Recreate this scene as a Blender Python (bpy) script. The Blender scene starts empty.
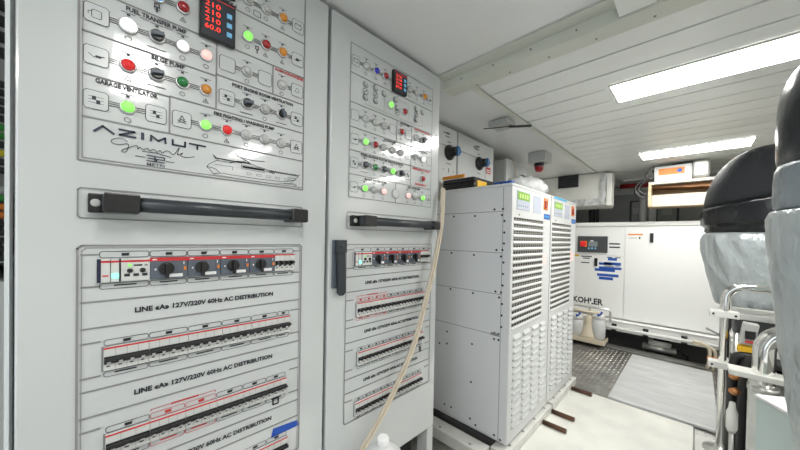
import bpy, bmesh, math, random
from mathutils import Vector, Matrix, noise
random.seed(7)
sc = bpy.context.scene
col = sc.collection
H = 1.15                      # camera height above the floor plates
pi = math.pi
Z = Vector((0, 0, 1))

# ------------------------------------------------------------------ camera
YAW, PIT, ROL, FPX, CX, CY = 0.779, -0.012, 0.019, 299.98, 400.0, 241.1
_fwd = Vector((-math.sin(YAW)*math.cos(PIT), math.cos(YAW)*math.cos(PIT), math.sin(PIT)))
_r0 = Vector((math.cos(YAW), math.sin(YAW), 0)); _u0 = _r0.cross(_fwd)
RIGHT = _r0*math.cos(ROL) + _u0*math.sin(ROL)
UP = -_r0*math.sin(ROL) + _u0*math.cos(ROL)
cd = bpy.data.cameras.new('camera'); cam = bpy.data.objects.new('camera', cd); col.objects.link(cam)
cam.matrix_world = Matrix(((RIGHT.x, UP.x, -_fwd.x, 0), (RIGHT.y, UP.y, -_fwd.y, 0), (RIGHT.z, UP.z, -_fwd.z, H), (0, 0, 0, 1)))
cd.sensor_width = 36; cd.lens = FPX/800*36; cd.shift_y = (CY-225)/800; cd.clip_start = .02
sc.camera = cam

def at(px, py, ax, c):
    """the point of the real plane x=c, y=c or z=c that a photo pixel shows"""
    d = RIGHT*((px-CX)/FPX) - UP*((py-CY)/FPX) + _fwd
    k = 'xyz'.index(ax); o = (0, 0, H)
    return Vector((0, 0, H)) + d*((c-o[k])/d[k])

# ------------------------------------------------------------------ materials
def mat(name, rgb, rough=.5, metal=0., bump=0., bscale=40., var=0., vscale=6., emit=None, estr=0., trans=0., coat=0., spec=.5, stretch=None, alpha=1., bdist=.01):
    m = bpy.data.materials.new(name); m.use_nodes = True
    nt = m.node_tree; b = nt.nodes['Principled BSDF']
    b.inputs['Base Color'].default_value = (*rgb, 1); b.inputs['Roughness'].default_value = rough
    b.inputs['Metallic'].default_value = metal; b.inputs['Specular IOR Level'].default_value = spec
    if coat: b.inputs['Coat Weight'].default_value = coat; b.inputs['Coat Roughness'].default_value = .05
    if trans: b.inputs['Transmission Weight'].default_value = trans
    if alpha < 1: b.inputs['Alpha'].default_value = alpha
    if emit: b.inputs['Emission Color'].default_value = (*emit, 1); b.inputs['Emission Strength'].default_value = estr
    if bump or var:
        tc = nt.nodes.new('ShaderNodeTexCoord'); mp = nt.nodes.new('ShaderNodeMapping')
        nt.links.new(tc.outputs['Object'], mp.inputs[0])
        if stretch: mp.inputs['Scale'].default_value = stretch
    if bump:
        n = nt.nodes.new('ShaderNodeTexNoise'); n.inputs['Scale'].default_value = bscale; n.inputs['Detail'].default_value = 4
        nt.links.new(mp.outputs[0], n.inputs['Vector'])
        bp = nt.nodes.new('ShaderNodeBump'); bp.inputs['Strength'].default_value = bump; bp.inputs['Distance'].default_value = bdist
        nt.links.new(n.outputs['Fac'], bp.inputs['Height']); nt.links.new(bp.outputs[0], b.inputs['Normal'])
    if var:
        n = nt.nodes.new('ShaderNodeTexNoise'); n.inputs['Scale'].default_value = vscale; n.inputs['Detail'].default_value = 6
        nt.links.new(mp.outputs[0], n.inputs['Vector'])
        r = nt.nodes.new('ShaderNodeValToRGB')
        r.color_ramp.elements[0].position = .35; r.color_ramp.elements[1].position = .65
        r.color_ramp.elements[0].color = (*[c*(1-var) for c in rgb], 1); r.color_ramp.elements[1].color = (*[min(1, c*(1+var*.4)) for c in rgb], 1)
        nt.links.new(n.outputs['Fac'], r.inputs[0]); nt.links.new(r.outputs[0], b.inputs['Base Color'])
    return m

M = {}
def dm(k, *a, **kw): M[k] = mat(k, *a, **kw)
dm('door_white', (.575, .60, .60), .22, coat=1.)
dm('door_edge', (.62, .67, .68), .3)
dm('carcass', (.64, .66, .65), .45)
dm('gap', (.03, .03, .03), .8)
dm('ink_grey', (.25, .25, .25), .6)
dm('ink', (.02, .022, .03), .5)
dm('ink_navy', (.012, .016, .045), .4)
dm('ink_red', (.55, .03, .03), .5)
dm('black', (.012, .012, .013), .32)
dm('black_matte', (.02, .02, .021), .6)
dm('anthracite', (.03, .036, .042), .35)
dm('slate', (.10, .12, .15), .45)
dm('chrome', (.82, .82, .80), .09, metal=1.)
dm('steel', (.66, .66, .64), .3, metal=.75)
dm('ring', (.72, .72, .72), .25, metal=.6)
dm('lens_grey', (.45, .46, .45), .3, coat=.4)
dm('lens_white', (.85, .86, .85), .3, emit=(1, 1, 1), estr=.5, coat=.4)
dm('lens_pink', (.85, .55, .52), .3, emit=(1, .5, .45), estr=.35, coat=.4)
dm('lens_red', (.34, .006, .01), .25, coat=.5)
dm('lens_red_lit', (.6, .012, .014), .25, emit=(1, .02, .02), estr=.12, coat=.5)
dm('lens_green', (.01, .20, .04), .25, coat=.5)
dm('lens_green_lit', (.25, .75, .15), .3, emit=(.28, 1, .12), estr=.35, coat=.3)
dm('lens_orange', (.62, .24, .02), .25, coat=.5)
dm('lens_blue', (.05, .25, .65), .25, emit=(.1, .5, 1), estr=.25, coat=.5)
dm('lens_navy', (.02, .03, .45), .25, coat=.5)
dm('meter_face', (.035, .04, .05), .25)
dm('digit_red', (.6, .02, .01), .4, emit=(1, .03, .01), estr=1.1)
dm('key_blue', (.15, .42, .65), .4, emit=(.2, .55, .9), estr=.08)
dm('breaker', (.62, .63, .61), .45)
dm('stripe_red', (.55, .025, .03), .4)
dm('orange', (.78, .22, .02), .45)
dm('shelf_cream', (.52, .50, .42), .6)
dm('white_tag', (.85, .85, .85), .5)
dm('led_green', (.1, .8, .4), .4, emit=(.1, 1, .6), estr=2.5)
dm('tape_blue', (.015, .08, .42), .6)
dm('inverter_side', (.72, .73, .745), .42)
dm('inverter_front', (.72, .73, .725), .38)
dm('slot', (.035, .033, .03), .8)
dm('lcd', (.16, .36, .02), .4, emit=(.4, .8, .05), estr=.08)
dm('lcd_digit', (.5, .68, .22), .4, emit=(.8, 1, .4), estr=.1)
dm('paper', (.50, .54, .63), .6)
dm('label_blue', (.012, .085, .42), .5)
dm('label_cyan', (.08, .45, .75), .5)
dm('rail_paint', (.72, .72, .68), .45, var=.12, vscale=9)
dm('rust', (.10, .045, .022), .75, bump=.4, bscale=60, var=.5, vscale=25)
dm('floor_paint', (.80, .80, .74), .45, var=.10, vscale=5)
dm('tread', (.36, .35, .33), .34, metal=.75, var=.35, vscale=7)
dm('tread_edge', (.45, .45, .42), .4, metal=.6, var=.25, vscale=8)
dm('mat_grey', (.66, .67, .67), .5, metal=.2, bump=.5, bscale=45, var=.12, vscale=24, stretch=(.25, 1., 1))
dm('ceiling_white', (.90, .915, .89), .35, coat=.15)
dm('soffit_white', (.88, .885, .88), .25, coat=.25)
dm('beam_white', (.68, .69, .62), .35)
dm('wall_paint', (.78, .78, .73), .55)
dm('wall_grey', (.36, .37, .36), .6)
dm('light', (1, 1, 1), .5, emit=(1, .985, .95), estr=17.)
dm('light_frame', (.6, .6, .55), .5)
dm('genset', (.87, .875, .85), .38)
dm('panel_dark', (.06, .063, .068), .4)
dm('screen_grey', (.25, .28, .29), .2)
dm('bilge', (.012, .012, .012), .8)
dm('cream', (.68, .60, .46), .5)
dm('cable_tan', (.56, .50, .40), .55)
dm('hose_black', (.02, .02, .02), .5)
dm('pipe_white', (.78, .78, .75), .35)
dm('pipe_red', (.35, .012, .015), .4)
dm('wood', (.30, .13, .04), .6, var=.55, vscale=14, stretch=(.4, 1, 3))
dm('wood_pale', (.62, .46, .28), .6, var=.25, vscale=9)
dm('foil', (.72, .73, .72), .28, metal=.55, bump=.9, bscale=22)
dm('jacket', (.50, .55, .565), .32, metal=.35, bump=1., bscale=6.5, coat=.2, bdist=.05, stretch=(1.6, 1.6, .8))
dm('jacket_dark', (.018, .021, .026), .22, bump=.25, bscale=18, spec=.4)
dm('jacket_mid', (.22, .26, .29), .3, metal=.2, bump=1., bscale=9, coat=.2, bdist=.03)
dm('rubber', (.022, .024, .028), .45, bump=1., bscale=210, spec=.2)
dm('rubber_gloss', (.010, .011, .013), .2, bump=.6, bscale=16, spec=.4)
dm('pvc_clear', (.85, .86, .86), .15, trans=.75, bump=.8, bscale=14)
dm('plastic_milk', (.78, .79, .78), .35, trans=.12)
dm('wrap_grey', (.55, .56, .56), .38, bump=1., bscale=16, var=.35, vscale=14)
dm('yellow', (.80, .47, .02), .45)
dm('case_orange', (.80, .30, .02), .45)
dm('box_grey', (.48, .49, .47), .5)
dm('knob_blue', (.02, .14, .38), .3, coat=.4)
dm('copper', (.55, .25, .10), .35, metal=.8)
dm('cover_pale', (.58, .68, .67), .3)
dm('engine_dark', (.05, .052, .055), .5)
dm('wire_green', (.03, .28, .04), .5); dm('wire_yellow', (.65, .55, .02), .5)

def mesh_pattern(k, dark, light):
    m = mat(k, dark, .8); nt = m.node_tree; b = nt.nodes['Principled BSDF']
    tc = nt.nodes.new('ShaderNodeTexCoord'); sp = nt.nodes.new('ShaderNodeSeparateXYZ'); nt.links.new(tc.outputs['Object'], sp.inputs[0])
    acc = None
    for ch, sc_ in (('Y', 31.), ('Z', 60.)):
        mu = nt.nodes.new('ShaderNodeMath'); mu.operation = 'MULTIPLY'; mu.inputs[1].default_value = sc_; nt.links.new(sp.outputs[ch], mu.inputs[0])
        fr = nt.nodes.new('ShaderNodeMath'); fr.operation = 'FRACT'; nt.links.new(mu.outputs[0], fr.inputs[0])
        lt = nt.nodes.new('ShaderNodeMath'); lt.operation = 'LESS_THAN'; lt.inputs[1].default_value = .3; nt.links.new(fr.outputs[0], lt.inputs[0])
        if acc is None: acc = lt
        else:
            mx = nt.nodes.new('ShaderNodeMath'); mx.operation = 'MAXIMUM'; nt.links.new(acc.outputs[0], mx.inputs[0]); nt.links.new(lt.outputs[0], mx.inputs[1]); acc = mx
    mi = nt.nodes.new('ShaderNodeMix'); mi.data_type = 'RGBA'; mi.inputs[6].default_value = (*dark, 1); mi.inputs[7].default_value = (*light, 1)
    nt.links.new(acc.outputs[0], mi.inputs[0]); nt.links.new(mi.outputs[2], b.inputs['Base Color']); M[k] = m
mesh_pattern('mesh_slot', (.02, .02, .018), (.30, .29, .26))

# ------------------------------------------------------------------ geometry builder
class B:
    def __init__(s): s.v = []; s.f = []; s.m = []; s.sm = []
    def _add(s, vs, fs, m, smooth=False):
        n = len(s.v); s.v += [Vector(v) for v in vs]
        for f in fs: s.f.append([n+i for i in f]); s.m.append(m); s.sm.append(smooth)
    def box(s, x0, x1, y0, y1, z0, z1, m=0):
        vs = [(x, y, z) for x in (x0, x1) for y in (y0, y1) for z in (z0, z1)]
        s._add(vs, [(0, 1, 3, 2), (4, 6, 7, 5), (0, 4, 5, 1), (2, 3, 7, 6), (0, 2, 6, 4), (1, 5, 7, 3)], m); return s
    def rbox(s, c, dx, dy, dz, rot, m=0):
        """box centred at c (bottom), turned by rot about z"""
        R = Matrix.Rotation(rot, 3, 'Z'); n = len(s.v)
        s.box(-dx/2, dx/2, -dy/2, dy/2, 0, dz, m)
        for i in range(n, len(s.v)): s.v[i] = R @ s.v[i] + Vector(c)
        return s
    def poly(s, pts, m=0): s._add(pts, [tuple(range(len(pts)))], m); return s
    def prism(s, pts, d, m=0):
        d = Vector(d); n = len(pts); P = [Vector(p) for p in pts]
        fs = [tuple(range(n))[::-1], tuple(range(n, 2*n))] + [(i, (i+1) % n, n+(i+1) % n, n+i) for i in range(n)]
        s._add(P+[p+d for p in P], fs, m); return s
    def tube(s, pts, r, m=0, seg=10, cap=True):
        P = [Vector(p) for p in pts]; n = len(P); rs = r if isinstance(r, (list, tuple)) else [r]*n
        t0 = (P[1]-P[0]).normalized(); u = t0.orthogonal().normalized(); vs = []
        for i in range(n):
            t = (P[min(i+1, n-1)]-P[max(i-1, 0)]).normalized()
            u = (u - t*u.dot(t)).normalized(); w = t.cross(u)
            vs += [P[i] + (u*math.cos(2*pi*k/seg) + w*math.sin(2*pi*k/seg))*rs[i] for k in range(seg)]
        fs = [(i*seg+k, i*seg+(k+1) % seg, (i+1)*seg+(k+1) % seg, (i+1)*seg+k) for i in range(n-1) for k in range(seg)]
        s._add(vs, fs, m, True)
        if cap:
            a = len(s.v)-len(vs)
            for base, rev in ((a, True), (a+(n-1)*seg, False)):
                f = [base+k for k in range(seg)]
                s.f.append(f[::-1] if rev else f); s.m.append(m); s.sm.append(False)
        return s
    def lathe(s, prof, o, ax=(0, 0, 1), m=0, seg=24, u=None, sx=1., sy=1.):
        """prof: (radius, height along ax); caps at both ends"""
        a = Vector(ax).normalized(); u = (Vector(u) if u else a.orthogonal()).normalized(); w = a.cross(u); o = Vector(o); vs = []
        for r, h in prof: vs += [o + a*h + (u*math.cos(2*pi*k/seg)*sx + w*math.sin(2*pi*k/seg)*sy)*r for k in range(seg)]
        n = len(prof)
        fs = [(i*seg+k, i*seg+(k+1) % seg, (i+1)*seg+(k+1) % seg, (i+1)*seg+k) for i in range(n-1) for k in range(seg)]
        s._add(vs, fs, m, True); b = len(s.v)-len(vs)
        if prof[0][0] > 1e-5: s.f.append([b+k for k in range(seg)][::-1]); s.m.append(m); s.sm.append(False)
        if prof[-1][0] > 1e-5: s.f.append([b+(n-1)*seg+k for k in range(seg)]); s.m.append(m); s.sm.append(False)
        return s
    def tilt(s, o, h0, h1, k=.20):
        """lean the upper part so that its rim rises towards +x"""
        for v in s.v:
            t = min(1, max(0, (v.z-o[2]-h0)/(h1-h0))); f = 1-max(0, (v.z-o[2]-h1))/.40
            v.z += (v.x-o[0]+.27)*k*t*max(0, f)
        return s
    def build(s, name, mats, parent=None, bevel=0., loc=None, seg=2):
        off = Vector((0, 0, 0)); p = parent
        while p is not None: off += Vector(p.location); p = p.parent
        if loc is not None: off = off + Vector(loc)
        me = bpy.data.meshes.new(name)
        me.from_pydata([tuple(v-off) for v in s.v], [], s.f)
        ms = mats if isinstance(mats, (list, tuple)) else [mats]
        for k in ms: me.materials.append(M[k])
        for p_, mi, smo in zip(me.polygons, s.m, s.sm): p_.material_index = mi; p_.use_smooth = smo
        bm = bmesh.new(); bm.from_mesh(me); bmesh.ops.remove_doubles(bm, verts=bm.verts, dist=1e-6) if False else None
        bmesh.ops.recalc_face_normals(bm, faces=bm.faces); bm.to_mesh(me); bm.free()
        o = bpy.data.objects.new(name, me); col.objects.link(o)
        if parent: o.parent = parent
        if loc is not None: o.location = loc
        if bevel:
            b = o.modifiers.new('bevel', 'BEVEL'); b.width = bevel; b.segments = seg; b.limit_method = 'ANGLE'; b.angle_limit = .7
        return o

def thing(name, loc, label, cat, group=None):
    o = bpy.data.objects.new(name, None); col.objects.link(o); o.location = loc; o.empty_display_size = .1
    return tag(o, label, cat, group)
def tag(o, label, cat, group=None):
    o['label'] = label; o['category'] = cat
    if group: o['group'] = group
    return o
def struct(o): o['kind'] = 'structure'; return o
def solo(b, name, mats, label, cat, group=None, bevel=0.):
    """a thing that is one mesh, its origin at its base"""
    xs = [v.x for v in b.v]; ys = [v.y for v in b.v]; zs = [v.z for v in b.v]
    loc = ((min(xs)+max(xs))/2, (min(ys)+max(ys))/2, min(zs))
    return tag(b.build(name, mats, None, bevel, loc=loc), label, cat, group)

def smooth(P, n=4):
    P = [Vector(p) for p in P]; out = []
    for i in range(len(P)-1):
        p0, p1, p2, p3 = P[max(i-1, 0)], P[i], P[i+1], P[min(i+2, len(P)-1)]
        for k in range(n):
            t = k/n; out.append(.5*((2*p1)+(-p0+p2)*t+(2*p0-5*p1+4*p2-p3)*t*t+(-p0+3*p1-3*p2+p3)*t**3))
    return out+[P[-1]]

def text_tris(txt, size, bold=0.):
    c = bpy.data.curves.new('t', 'FONT'); c.body = txt; c.size = size; c.offset = bold; c.resolution_u = 2
    o = bpy.data.objects.new('t', c); col.objects.link(o)
    me = o.to_mesh(); vs = [Vector(v.co) for v in me.vertices]; fs = [tuple(p.vertices) for p in me.polygons]
    o.to_mesh_clear(); bpy.data.objects.remove(o); bpy.data.curves.remove(c)
    return vs, fs
def put_text(b, txt, origin, right, up, height, width=None, m=0, bold=0., align='l'):
    """letters on a plane; height of a capital in metres, width of the whole word if given"""
    vs, fs = text_tris(txt, 1., bold)
    if not vs: return
    w = max(v.x for v in vs)-min(v.x for v in vs); x0 = min(v.x for v in vs); sy = height/.70; sx = width/w if width else sy
    sh = {'l': 0, 'c': -w*sx/2, 'r': -w*sx}[align]; r = Vector(right); u = Vector(up); o = Vector(origin)
    b._add([o + r*((v.x-x0)*sx+sh) + u*(v.y*sy) for v in vs], fs, m)

# ================================================================== the room
CZ = H+.775
def S(b, name, mats, bevel=0.): return struct(b.build(name, mats, None, bevel))
XL, XR, YB, YF = -1.56, 1.75, 5.25, -1.75
S(B().box(XL-.06, XL, YF, YB, -.5, CZ+.1), 'wall_left', 'wall_paint')
S(B().box(XR, XR+.06, YF, YB, -.5, CZ+.1), 'wall_right', 'wall_paint')
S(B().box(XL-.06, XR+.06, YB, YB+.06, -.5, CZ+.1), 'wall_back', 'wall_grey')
b = B(); b.box(XL-.06, -.55, YF-.06, YF, -.5, CZ+.1); b.box(.75, XR+.06, YF-.06, YF, -.5, CZ+.1); b.box(-.55, .75, YF-.06, YF, CZ-.1, CZ+.1); b.box(-.55, .75, YF-.06, YF, -.5, 0)  # unseen doorway opening, added behind the camera to let daylight in
S(b, 'wall_front', 'wall_paint')
# planked ceiling: boards across the room with dark joints, a plain panel nearer the camera
b = B()
PX0 = -.806; pitch = .1655; y = 1.328
b.box(XL, XR, YF, YB, CZ+.012, CZ+.08, 1)
while y < YB:
    b.box(PX0, XR, y+.0055, min(y+pitch-.0055, YB), CZ, CZ+.0119, 0); y += pitch
S(b, 'ceiling', ['ceiling_white', 'black_matte'], .0012)
b = B(); b.box(XL, XR, YF, 1.135, CZ, CZ+.0118); b.box(PX0, XR, 1.1395, 1.318, CZ, CZ+.0118); b.box(XL, PX0-.006, 1.139, YB, CZ, CZ+.0118)
S(b, 'ceiling_panel', 'soffit_white')
b = B(); b.box(PX0-.035, PX0-.0045, 1.33, 3.90, CZ-.006, CZ-.0005)
S(b, 'trim_1', 'beam_white')
# transverse beam: flange, web and bottom, an end block
b = B(); b.box(-.90, .05, 1.14, 1.20, CZ-.006, CZ-.0005); b.box(-.865, .05, 1.20, 1.28, CZ-.05, CZ-.0005)
b.box(-.90, -.862, 1.195, 1.28, CZ-.05, CZ-.0005)
for i in range(6):
    xx = -.8+i*.16
    b.lathe([(.004, 0), (.004, .002)], (xx, 1.1985, CZ-.025), (0, -1, 0), 1, 8); b.lathe([(.004, 0), (.004, .002)], (xx+.05, 1.255, CZ-.05), (0, 0, -1), 1, 8)
S(b, 'trim_2', ['beam_white', 'ink_grey'])
S(B().box(-.195, -.10, 1.085, 1.195, CZ-.045, CZ-.0065), 'trim_3', 'ceiling_white', .003)
# floor: tread plate, its plain edge, and the pit beyond it
b = B(); b.box(XL, XR, YF, 3.93, -.03, -.001, 0); b.box(XL, XR, 3.93, 4.06, -.03, .002, 1)
for i in range(42):
    for j in range(38):
        cx, cy = -1.02+i*.035, 2.55+j*.0365
        if cx > .42 or cy > 3.9: continue
        if cx < -.62 and cy < 2.7: continue
        a = pi/4 if (i+j) % 2 else -pi/4; l, w = .0165, .006; ca, sa = math.cos(a), math.sin(a)
        P = [(cx+ca*l, cy+sa*l, -.001), (cx-sa*w, cy+ca*w, -.001), (cx-ca*l, cy-sa*l, -.001), (cx+sa*w, cy-ca*w, -.001), (cx, cy, .0035)]
        b._add(P, [(0, 1, 4), (1, 2, 4), (2, 3, 4), (3, 0, 4)], 0)
S(b, 'floor', ['tread', 'tread_edge'])
S(B().box(XL, XR, 4.06, YB, -.5, -.45), 'floor_pit', 'bilge')
S(B().box(XL, XR, 4.05, 4.06, -.45, -.031), 'trim_4', 'bilge')
solo(B().box(-.69, .012, .2, 2.612, .0005, .012), 'floor_panel', 'floor_paint', 'large white painted floor plate in front of the louvred power cabinets', 'floor plate', bevel=.002)
solo(B().box(-.435, .125, 2.628, 3.80, .003, .022), 'step_plate', 'mat_grey', 'light grey brushed non-slip plate lying on the tread floor', 'mat', bevel=.004)
# ceiling lights in one line down the room, plus two unseen fill panels added
def ceiling_light(y0, y1, x0, x1, label):
    t = thing('ceiling_light', ((x0+x1)/2, (y0+y1)/2, CZ), label, 'light', 'ceiling light panels')
    f = B()
    for a in ((x0-.008, x1+.008, y0-.008, y0), (x0-.008, x1+.008, y1, y1+.008), (x0-.008, x0, y0, y1), (x1, x1+.008, y0, y1)): f.box(*a, CZ-.009, CZ-.001)
    f.build('frame', 'light_frame', t)
    B().box(x0, x1, y0, y1, CZ-.007, CZ-.002).build('diffuser', 'light', t)
ceiling_light(1.79, 2.02, -.32, .30, 'bright rectangular ceiling light in the planks above the floor plate, the nearer of two')
ceiling_light(3.31, 3.58, -.37, .285, 'bright rectangular ceiling light above the charger shelf, the farther of two')
ceiling_light(.05, .215, -.12, .56, 'rectangular ceiling light over the photographer reflected in the door')
ceiling_light(-1.35, -1.1, -.33, .30, 'rectangular ceiling light at the near end of the room')
ceiling_light(.9, 1.1, .95, 1.55, 'unseen rectangular fill light added over the far side of the engine')  # fill panel outside the view, added to brighten the engine side
ceiling_light(2.6, 2.85, .95, 1.55, 'unseen rectangular fill light added over the far end of the engine')  # second added fill panel, also out of view

# ================================================================== switchboard cabinets
PXF = -.87                                   # front of the doors
FX = PXF+.0007                               # ink on the doors
RY, UZ = (0, 1, 0), (0, 0, 1)
def hl(b, y0, y1, z, w=.0032, m=0, x=FX): b.box(PXF-.0005, x, y0, y1, z-w/2, z+w/2, m)
def vl(b, z0, z1, y, w=.0032, m=0, x=FX): b.box(PXF-.0005, x, y-w/2, y+w/2, z0, z1, m)
def rect(b, y0, y1, z0, z1, w=.0016, m=0, c=.006):
    """outlined box with cut corners"""
    P = [(y0+c, z0), (y1-c, z0), (y1, z0+c), (y1, z1-c), (y1-c, z1), (y0+c, z1), (y0, z1-c), (y0, z0+c)]
    for i in range(8): stroke(b, [P[i], P[(i+1) % 8]], w, m)
def stroke(b, P, w, m=1, x=FX+.0002):
    for (a0, a1), (b0, b1) in zip(P[:-1], P[1:]):
        d = Vector((b0-a0, b1-a1)); l = d.length
        if l < 1e-6: continue
        d /= l; n = Vector((-d.y, d.x))*w/2; e = d*w*.35
        b.poly([(x, a0-e.x-n.x, a1-e.y-n.y), (x, b0+e.x-n.x, b1+e.y-n.y), (x, b0+e.x+n.x, b1+e.y+n.y), (x, a0-e.x+n.x, a1-e.y+n.y)], m)
def dash(b, y, z, w, h, m=1): b.poly([(FX+.0002, y-w/2, z-h/2), (FX+.0002, y+w/2, z-h/2), (FX+.0002, y+w/2, z+h/2), (FX+.0002, y-w/2, z+h/2)], m)
def txt(b, s, y0, y1, z, h, m=1, bold=.042): put_text(b, s, (FX+.0003, y0, z), RY, UZ, h, y1-y0, m, bold)

def glyph(b, kind, y, z, s=.011):
    if kind == 'fan':
        for k in range(3): stroke(b, [(y-s, z-.006+k*.006), (y+s, z-.006+k*.006)], .0009)
        dash(b, y-.003, z+.004, .006, .007); dash(b, y+.003, z-.004, .006, .007)
    elif kind == 'fuel': rect(b, y-.007, y+.007, z-.009, z+.007, .0012, 1, .002); stroke(b, [(y-.007, z+.003), (y-.012, z+.001), (y-.012, z-.004)], .0011)
    elif kind == 'plug': dash(b, y-.001, z, .009, .008); stroke(b, [(y-s, z-.004), (y-.002, z)], .0016); stroke(b, [(y+.002, z), (y+s, z+.003)], .002)
    elif kind == 'fire': stroke(b, [(y-.008, z-.008), (y+.008, z-.003), (y-.004, z+.001), (y, z+.009), (y+.005, z+.001), (y-.008, z-.003), (y+.008, z-.008)], .0018)
    elif kind == 'pump': stroke(b, [(y-s, z+.002), (y-.003, z-.004), (y, z+.001)], .0013); dash(b, y+.003, z-.001, .008, .005); stroke(b, [(y+.004, z), (y+s, z+.001)], .0024)
    elif kind == 'batt': rect(b, y-.01, y+.01, z-.006, z+.006, .0016, 1, .002); dash(b, y-.006, z+.008, .004, .002); dash(b, y+.006, z+.008, .004, .002)
    elif kind == 'bell': stroke(b, [(y-.006, z-.005), (y+.006, z-.005), (y+.003, z+.006), (y-.003, z+.006), (y-.006, z-.005)], .001)
def icon(b, y, z, kind=None, w=.036, h=.037):
    rect(b, y-w/2, y+w/2, z-h/2, z+h/2, .0012, 1, .004)
    if kind: glyph(b, kind, y, z)
def marks(b, y, z, under='o'):
    dash(b, y, z+.0235, .0055, .004); stroke(b, [(y-.011, z+.027), (y+.011, z+.0275)], .0012)
    if under == 'o': stroke(b, [(y+.0055*math.cos(a*pi/4), z-.026+.0048*math.sin(a*pi/4)) for a in range(9)], .0011)
    elif under == '!': stroke(b, [(y-.006, z-.031), (y, z-.021), (y+.006, z-.031), (y-.006, z-.031)], .0011); dash(b, y, z-.0275, .0013, .005)
    elif under == '-': stroke(b, [(y-.016, z-.026), (y+.016, z-.026)], .0016)
def links(b, y0, y1, z):
    for k in (-1, 0, 1): hl(b, y0, y1, z+k*.0042, .0009, 1)

LENS = {'w': 'lens_white', 'x': 'lens_grey', 'p': 'lens_pink', 'r': 'lens_red', 'R': 'lens_red_lit', 'g': 'lens_green', 'G': 'lens_green_lit', 'o': 'lens_orange', 'b': 'lens_blue', 'n': 'lens_navy'}
def lamp(par, y, z, c, r=.0140, ring_name='bezel'):
    o = (PXF, y, z)
    a = B().lathe([(r, 0), (r, .004), (r*.92, .0065), (r*.80, .0065), (r*.80, .002)], o, (1, 0, 0), 0, 20).build('indicator_lamp', ['ring'], par)
    B().lathe([(r*.80, .0015), (r*.80, .009), (r*.7, .0125), (r*.42, .0148), (.0001, .0155)], o, (1, 0, 0), 0, 20).build('lens', [LENS[c]], a)
def selector(par, y, z, ang=.3, r=.0145):
    o = (PXF, y, z)
    a = B().lathe([(r, 0), (r, .004), (r*.92, .0065), (r*.8, .0065)], o, (1, 0, 0), 0, 20).build('selector_switch', ['ring'], par)
    k = B().lathe([(r*.8, .004), (r*.8, .013), (r*.72, .015)], o, (1, 0, 0), 0, 20)
    d = Vector((0, math.cos(ang), math.sin(ang))); n = Vector((0, -math.sin(ang), math.cos(ang))); c = Vector(o)
    k.prism([c+Vector((.014, 0, 0))+d*s*r*.78+n*t*r*.24 for s, t in ((-1, -1), (1, -1), (1, 1), (-1, 1))], (.009, 0, 0), 1)
    k.build('knob', ['black', 'slate'], a)
def meter(par, y0, y1, z0, z1, head=None, s=1.):
    a = B().box(PXF, PXF+.014, y0, y1, z0, z1).build('digital_meter', 'black', par, .002)
    B().box(PXF+.014, PXF+.0146, y0+.004, y1-.004, z0+.004, z1-.003).build('screen', 'meter_face', a)
    d = B(); hgt = (z1-z0)
    for k, s_ in enumerate(('210', '210', '210', '60.0')): put_text(d, s_, (PXF+.0151, y0+.010, z1-.031*hgt/.12-k*.0205*hgt/.12-.004), RY, UZ, .0135*hgt/.12, .034*(y1-y0)/.08, 0, -.004)
    d.build('digits', 'digit_red', a)
    for k in range(3):
        zc = z1-.040*hgt/.12-k*.026*hgt/.12
        B().box(PXF+.0146, PXF+.0165, y1-.021, y1-.009, zc-.006, zc+.006).build('button', 'key_blue', a, .001)
    B().box(PXF+.0146, PXF+.0150, y0+.004, y1-.004, z1-.010, z1-.0075).build('red_bar', 'ink_red', a)

def relay(par, y0, y1, zt, zb):
    z0 = zb; x = PXF+.010
    a = B().box(PXF-.02, x, y0, y1, z0, zt).build('monitoring_relay', 'breaker', par, .001)
    f = B(); f.box(x, x+.0006, y0, y0+.006, z0, zt, 1); f.box(x, x+.0006, y0+.006, y1, zt-.008, zt-.004, 0)
    f.box(x, x+.0006, y0+.0195, y0+.0205, z0, zt, 2); f.box(x, x+.0006, y0+.033, y0+.036, z0, zt, 2); f.box(x, x+.0006, y0+.008, y0+.017, z0+.012, z0+.015, 0)
    f.box(x, x+.0006, y0+.056, y0+.070, zt-.0165, zt-.0135, 2); f.box(x, x+.0006, y0+.074, y0+.079, zt-.0165, zt-.014, 2)
    for k in range(3): f.box(x, x+.0006, y0+.041+k*.0145, y0+.050+k*.0145, z0+.010, z0+.016, 2)
    f.build('markings', ['stripe_red', 'ink_navy', 'ink'], a)
    for dy in (.05, .071): B().lathe([(.005, 0), (.005, .003), (.003, .004)], (x, y0+dy, zt-.026), (1, 0, 0), 0, 12).build('dial', 'black', a)
    B().box(x, x+.002, y0+.0225, y0+.032, z0+.009, z0+.017).build('led', 'led_green', a)
    B().box(x, x+.0015, y0+.047, y0+.0525, zt-.017, zt-.0125).build('led', 'lens_green_lit', a)
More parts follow.
